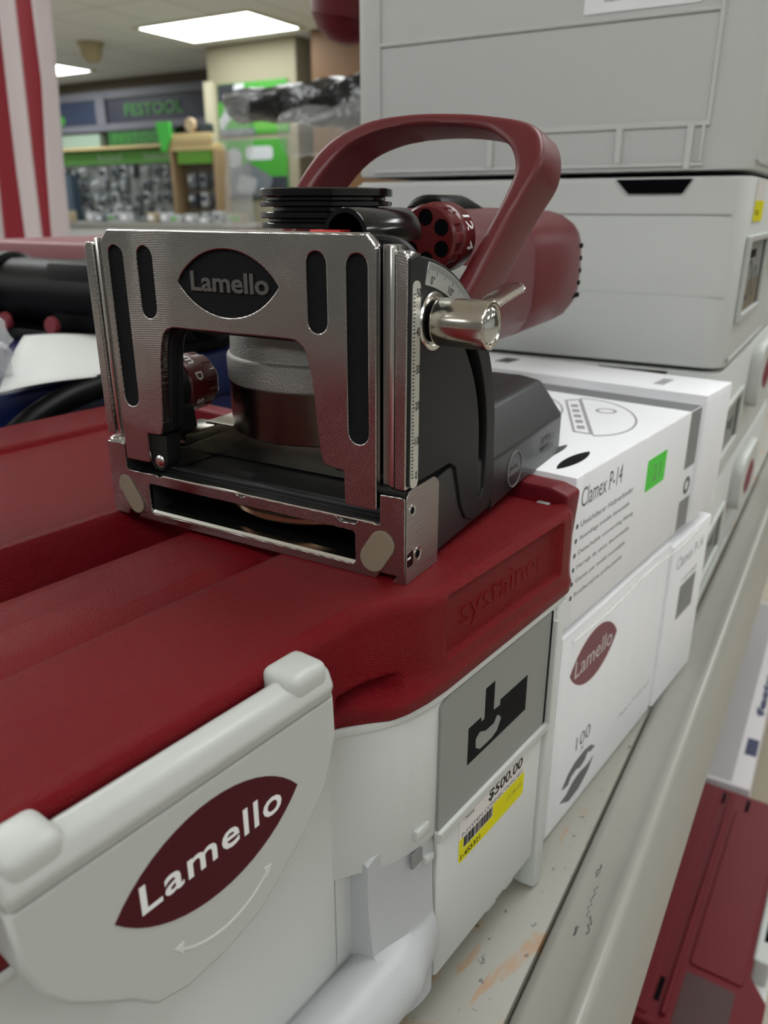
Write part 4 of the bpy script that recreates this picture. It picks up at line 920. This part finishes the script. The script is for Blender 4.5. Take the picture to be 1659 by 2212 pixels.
for v in bm.verts:
    n_ = v.co.copy(); k_ = 1 + 0.10 * math.sin(7 * n_.x + 3 * n_.z) + 0.08 * math.sin(11 * n_.y + 5 * n_.z) + 0.06 * math.sin(17 * n_.z + 9 * n_.x)
    v.co = Vector((70 + n_.x * 26 * k_, 318 + n_.y * 32 * k_, 34 + n_.z * 25 * k_))
from_bm('bag_body', bm, bag_near, pb, 80)
ho = tube('hose', [(30, 266, -40), (56, 270, -16), (74, 272, -6), (92, 273, 0), (112, 273.5, 4), (150, 274, 6), (196, 276, 2)], 7.0, dark_plastic)
tag(ho, 'black hose curving behind the rear edge of the red lid', 'hose')

# striped flag hanging far left
fg = thing('flag', 'striped red and white flag hanging at the far left', 'flag', (0, 0, 0))
E0 = [(640, (1800, 1673, 1614, 1555, 1498, 1443)), (358, (1800, 1689, 1636, 1565, 1507, 1465)), (192, (1840, 1705, 1648, 1573, 1530, 1482)), (9, (1880, 1725, 1655, 1578, 1550, 1495))]
def edge(k, z): return lerp_table([(zz_, e[k]) for zz_, e in reversed(E0)], z)
def stripe(k, m):
    bm = bmesh.new(); cols = []
    for j in range(33):
        z = 640 - 631 * j / 32; row = []
        for i in range(7):
            u = i / 6; y = edge(k, z) * (1 - u) + edge(k + 1, z) * u
            row.append(bm.verts.new((1100 + 5 * math.sin(y * 0.035 + z * 0.004), y, z)))
        cols.append(row)
    for a, b in zip(cols, cols[1:]):
        for i in range(6): bm.faces.new((a[i], b[i], b[i + 1], a[i + 1]))
    o = from_bm('red_stripe' if m is flag_red else 'white_stripe', bm, m, fg, 80)
    s_ = o.modifiers.new('thickness', 'SOLIDIFY'); s_.thickness = 0.002
for k, m_ in enumerate((flag_white, flag_red, flag_white, flag_red, flag_white)): stripe(k, m_)
tag(tube('pole', [(1100, 1900, 642), (1100, 1460, 642)], 9, trim_grey, fg), 'grey flag pole')

# dark red tool grip at the top, before the grey stack
tg = thing('power_tool', 'dark red rounded tool grip poking out left of the tall grey case', 'power tool', (380, 300, 335))
grip = tube('grip', [(60, -60, 60), (60, -35, 20), (62, -10, -30), (66, 0, -72)], lambda t: 40 - 8 * t, tool_red, tg, 24)
lathe('grip_end', [(32, 0), (26, 12), (16, 20), (0, 24)], (66, 0, -70), (0.1, 0.15, -1), tool_red, tg, 24)
tube('hanger', [(60, -60, 60), (60, -80, 160)], 14, dark_plastic, tg)
tg.location = Vector((400, 316, 324)) * MM

# dark bagged item hanging farther away
bgd = thing('bagged_machine', 'long dark machine arm under crumpled clear plastic left of the grey stack', 'machine', (1300, 0, 0))
rings = []
for i in range(25):
    u = i / 24; y = 1130 - 480 * u; hh = 32 + 26 * sm(0.1, 0.9, u); zc = 318 - 8 * u - 0.35 * hh
    rings.append([(60 * math.cos(a) * (1 + 0.12 * math.sin(5 * a + i)), y, zc + hh * math.sin(a) * (1 + 0.10 * math.sin(3 * a + i * 1.3))) for a in [2 * math.pi * k / 20 for k in range(20)]])
loft('arm', rings, wrap_dark, bgd, angle=80)
rings = []
for i in range(25):
    u = i / 24; z = 320 - 255 * u; wd = 38 + 12 * math.sin(u * 7) + 20 * u
    rings.append([(-70 + 30 * math.cos(a), 1085 + 10 * u + 0.62 * wd * math.sin(a) * (1 + 0.15 * math.sin(4 * a + i * 0.7)), z) for a in [2 * math.pi * k / 18 for k in range(18)]])
loft('bag_tail', rings, bag_mat, bgd, angle=80)
rings = []
for i in range(19):
    u = i / 18; y = 960 - 310 * u; hh = 40 + 30 * u
    rings.append([(-60 + 40 * math.cos(a), y, 245 - 20 * u + hh * math.sin(a) * (1 + 0.15 * math.sin(3 * a + i * 0.9))) for a in [2 * math.pi * k / 18 for k in range(18)]])
loft('bag_skirt', rings, bag_mat, bgd, angle=80)
box('post', 60, 700, -1000, 100, 740, 300, trim_grey, bgd, 3)

# ------------------------------------------------------------------ far wall: sign board, shelves and hanging goods
def sx(name, label, cat, group=None): return thing(name, label, cat, (0, 0, 0), 0, group)
WX = 7300
sg = sx('sign_board', 'long dark navy sign board with green lettering on the far wall', 'sign')
MFW = frame((WX, 0, 0), (0, -1, 0), (0, 0, 1))
slab('board', [rect(-10500, 1050, -6480, 1320)], -30, 0, MFW, navy, sg)
slab('board_left', [rect(-10500, 1085, -8380, 1325)], 0, 6, MFW, navy2, sg)
slab('frame_strip', [rect(-10500, 1330, -6480, 1420)], -20, 20, MFW, trim_grey, sg)
slab('frame_strip', [rect(-10500, 985, -6480, 1060)], -20, 20, MFW, trim_grey, sg)
slab('frame_post', [rect(-8380, 1040, -8220, 1400)], -10, 25, MFW, trim_grey, sg)
text('lettering', 'FESTOOL', MFW @ Matrix.Translation((-7420, 1195, 8)), letter_green, sg, width=950, height=130, depth=4, bold=0.02)
slab('green_mark', [circle(-9030, 1130, 55, 20)], 6, 10, MFW, brand_green, sg)
sg.location.z += 0.0
pbd = sx('peg_wall', 'dark peg wall full of hanging tool packs below the green band', 'display wall')
slab('board', [rect(-10400, -300, -6350, 620)], -40, -10, MFW, peg, pbd)
slab('green_band', [rect(-9500, 615, -6950, 760)], -10, 10, MFW, band_green, pbd)
for y_ in (8250, 7450): text('band_lettering', 'festool', MFW @ Matrix.Translation((-y_, 690, 10)), mat('band_white', (0.45, 0.55, 0.42), 0.5), pbd, width=420, height=80, depth=3)
slab('shelf_edge', [rect(-9500, 770, -6750, 800)], -10, 160, MFW, pale_wood, pbd)
hs = sx('display_box', 'dark green lettered box row standing on the wall shelf', 'display box')
slab('box_front', [rect(-8150, 805, -7050, 960)], 0, 80, MFW, mat('box_green', (0.015, 0.12, 0.02), 0.5), hs)
text('lettering', 'FESTOOL', MFW @ Matrix.Translation((-7600, 890, 81)), brand_green, hs, width=900, height=90, depth=4)
hs2 = sx('display_box', 'pale box row on the wall shelf nearest the flag', 'display box')
slab('box_front', [rect(-9400, 805, -8300, 950)], 0, 80, MFW, mat('box_pale', (0.30, 0.40, 0.32), 0.5), hs2)
# hanging goods, each a small packed tool
goods = []
def good(kind, x, y, z, s):
    t = thing('hanging_tool', 'small blister packed tool hanging on the far peg wall', 'tool pack', (x, y, z), 0, 'tool packs on the far wall')
    mm = random.choice((prod_a, prod_a, prod_c, prod_b, prod_c))
    box('pack', -30, -0.36 * s, -0.5 * s, 10, 0.36 * s, 0.5 * s, mm, t, 8)
    if kind % 2: cyl('tool_head', (-32, 0, 0.1 * s), (-1, 0, 0), 0.24 * s, 50, random.choice((prod_a, prod_b)), t, 4, 16)
    else: box('tool_handle', -60, -0.12 * s, -0.4 * s, -30, 0.12 * s, 0.3 * s, random.choice((prod_b, prod_a)), t, 6)
    return t
for r_ in range(5):
    for c_ in range(13):
        if random.random() < 0.1: continue
        good(r_ + c_, WX - 0, 9250 - c_ * 178 + random.uniform(-25, 25), 520 - r_ * 150 + random.uniform(-20, 20), random.uniform(85, 150))
cp = sx('display_case', 'blue grey display column on the far wall beside the flag', 'display case')
slab('column', [rect(-8890, -150, -8760, 500)], 100, 220, MFW, mat('steel_blue', (0.05, 0.08, 0.11), 0.4), cp)
# wood bay with goods on top, nearer than the wall
wb = sx('wooden_shelf_unit', 'pale wooden shelf unit with goods on top, left of the beige pillar', 'shelf unit')
box('top_board', 5800, 5240, 600, 5990, 5790, 660, pale_wood, wb, 6)
box('header', 5790, 5240, 660, 5830, 5790, 745, pale_wood, wb, 6)
for y_ in (5770, 5235): box('side_panel', 5800, y_ - 30, FL, 5990, y_, 600, mat('warm_wood', (0.28, 0.19, 0.10), 0.6), wb, 3)
box('back_board', 5980, 5240, FL, 5990, 5760, 600, mat('bay_dark', (0.14, 0.12, 0.09), 0.6), wb)
slab('green_header', [rect(-5680, 490, -5260, 600)], 0, 20, FRONT(5830), mat('grass_green', (0.09, 0.27, 0.01), 0.5), wb)
for k in range(8):
    tt = thing('boxed_tool', 'small tool pack inside the pale wooden shelf unit', 'tool pack', (5900, 5330 + (k % 3) * 140, 350 - (k // 3) * 170), 0, 'tool packs in the wooden unit')
    box('pack', 0, -45, -60, 60, 45, 60, random.choice((prod_a, prod_c, prod_b)), tt, 6); cyl('tool_head', (0, 0, 10), (-1, 0, 0), 26, 30, random.choice((prod_b, prod_a)), tt, 3, 16)
bt = thing('power_tool', 'dark tool with tan body on top of the wooden shelf unit', 'power tool', (5900, 5480, 745))
box('case_shell', -40, -130, 0, 80, 130, 90, prod_b, bt, 20); cyl('tan_body', (-50, 20, 70), (-1, 0, 0), 62, 40, mat('tan', (0.50, 0.38, 0.24), 0.5), bt, 8, 24)
gt = thing('display_card', 'bright green tag standing at the left end of the wooden shelf unit', 'sign', (5790, 5800, 660))
slab('card', [rnd([(-90, 190), (95, 190), (95, 60), (10, -70), (-40, -50)], 20)], 0, 20, FRONT(), mat('vivid_green', (0.05, 0.50, 0.05), 0.5), gt, 3)
# posters on the beige pillar
MP = FRONT(6395)
def poster(label, y0, y1, z0, z1):
    t = sx('poster', label, 'poster'); slab('sheet', [rect(-y0, z0, -y1, z1)], 0, 8, MP, brand_green, t); return t
p1 = poster('upper green poster with white tool picture on the beige pillar', 5645, 4800, 770, 1215)
slab('dark_corner', [rect(-5640, 1060, -5400, 1210)], 8, 10, MP, prod_b, p1)
slab('white_shape', [[(-5620, 800), (-5380, 1010), (-5300, 1205), (-5420, 1205), (-5480, 1060), (-5640, 900)]], 10, 12, MP, mat('poster_white', (0.55, 0.58, 0.60), 0.5), p1)
slab('pale_block', [rect(-5200, 800, -4810, 1080)], 8, 10, MP, band_green, p1)
slab('dark_strip', [rect(-5640, 770, -5200, 820)], 12, 13, MP, prod_c, p1)
p2 = poster('lower green poster with grey tool pictures on the beige pillar', 5661, 4830, 190, 720)
slab('white_shape', [circle(-5480, 560, 95, 20)], 8, 10, MP, prod_a, p2)
slab('white_shape', [rnd(rect(-5330, 540, -5000, 660), 50)], 8, 10, MP, MATS['poster_white'], p2)
slab('dark_band', [rect(-5655, 195, -4840, 390)], 8, 10, MP, mat('poster_navy', (0.03, 0.035, 0.05), 0.5), p2)
slab('grey_shape', [rnd([(-5600, 240), (-5100, 210), (-5000, 380), (-5300, 520), (-5560, 460)], 60)], 10, 12, MP, prod_c, p2)
slab('white_shape', [rnd([(-5480, 250), (-5250, 240), (-5200, 370), (-5420, 420)], 40)], 12, 13, MP, prod_a, p2)
# wood panel to the right, counter with clutter in front of the wall
ow = struct('trim_wood_panel', 6300, 3500, -400, 6360, 4460, CE, orange_wood)
ct = thing('display_counter', 'long counter cluttered with small goods before the far wall', 'counter', (5200, 0, 0))
box('counter_top', 0, 4300, -60, 500, 9500, -20, mat('counter_grey', (0.26, 0.25, 0.23), 0.5), ct, 5)
box('counter_base', 30, 4330, FL, 470, 9470, -60, side_wall, ct)
for k in range(22):
    y_ = 4500 + k * 150 + random.uniform(-30, 30); h_ = random.uniform(40, 105)
    tt = thing('boxed_tool', 'small boxed goods standing on the far counter', 'box', (5330 + random.uniform(-60, 60), y_, -20), 0, 'small boxes on the far counter')
    box('carton_body', -40, -50, 0, 40, 50, h_, random.choice((prod_a, prod_a, prod_c, mat('goods_tan', (0.36, 0.30, 0.20), 0.5))), tt, 6)
    box('carton_label', -42, -30, h_ * 0.3, -40.5, 30, h_ * 0.75, random.choice((prod_c, carton_white, prod_d)), tt)
wbag = thing('plastic_bag', 'pale plastic covered bundle on the far counter beside the flag', 'plastic bag', (4700, 6600, 0))
bm = bmesh.new(); bmesh.ops.create_icosphere(bm, subdivisions=3, radius=1)
for v in bm.verts: v.co = Vector((v.co.x * 150, v.co.y * 260 * (1 + 0.1 * math.sin(6 * v.co.z)), 40 + v.co.z * 130 * (1 + 0.12 * math.sin(5 * v.co.y))))
from_bm('bag_body', bm, mat('pale_film', (0.62, 0.66, 0.66), 0.3), wbag, 80)
box('bundle_base', -120, -230, -1000, 120, 230, -80, side_wall, wbag)
sp = thing('ceiling_fitting', 'small tan dome fitting on the ceiling beside the flag', 'ceiling fitting', (5700, 6550, CE))
lathe('dome', [(0, -170), (60, -160), (95, -110), (100, -40), (120, -20), (120, 0)], (0, 0, 0), (0, 0, 1), mat('tan_dome', (0.36, 0.30, 0.17), 0.5), sp)
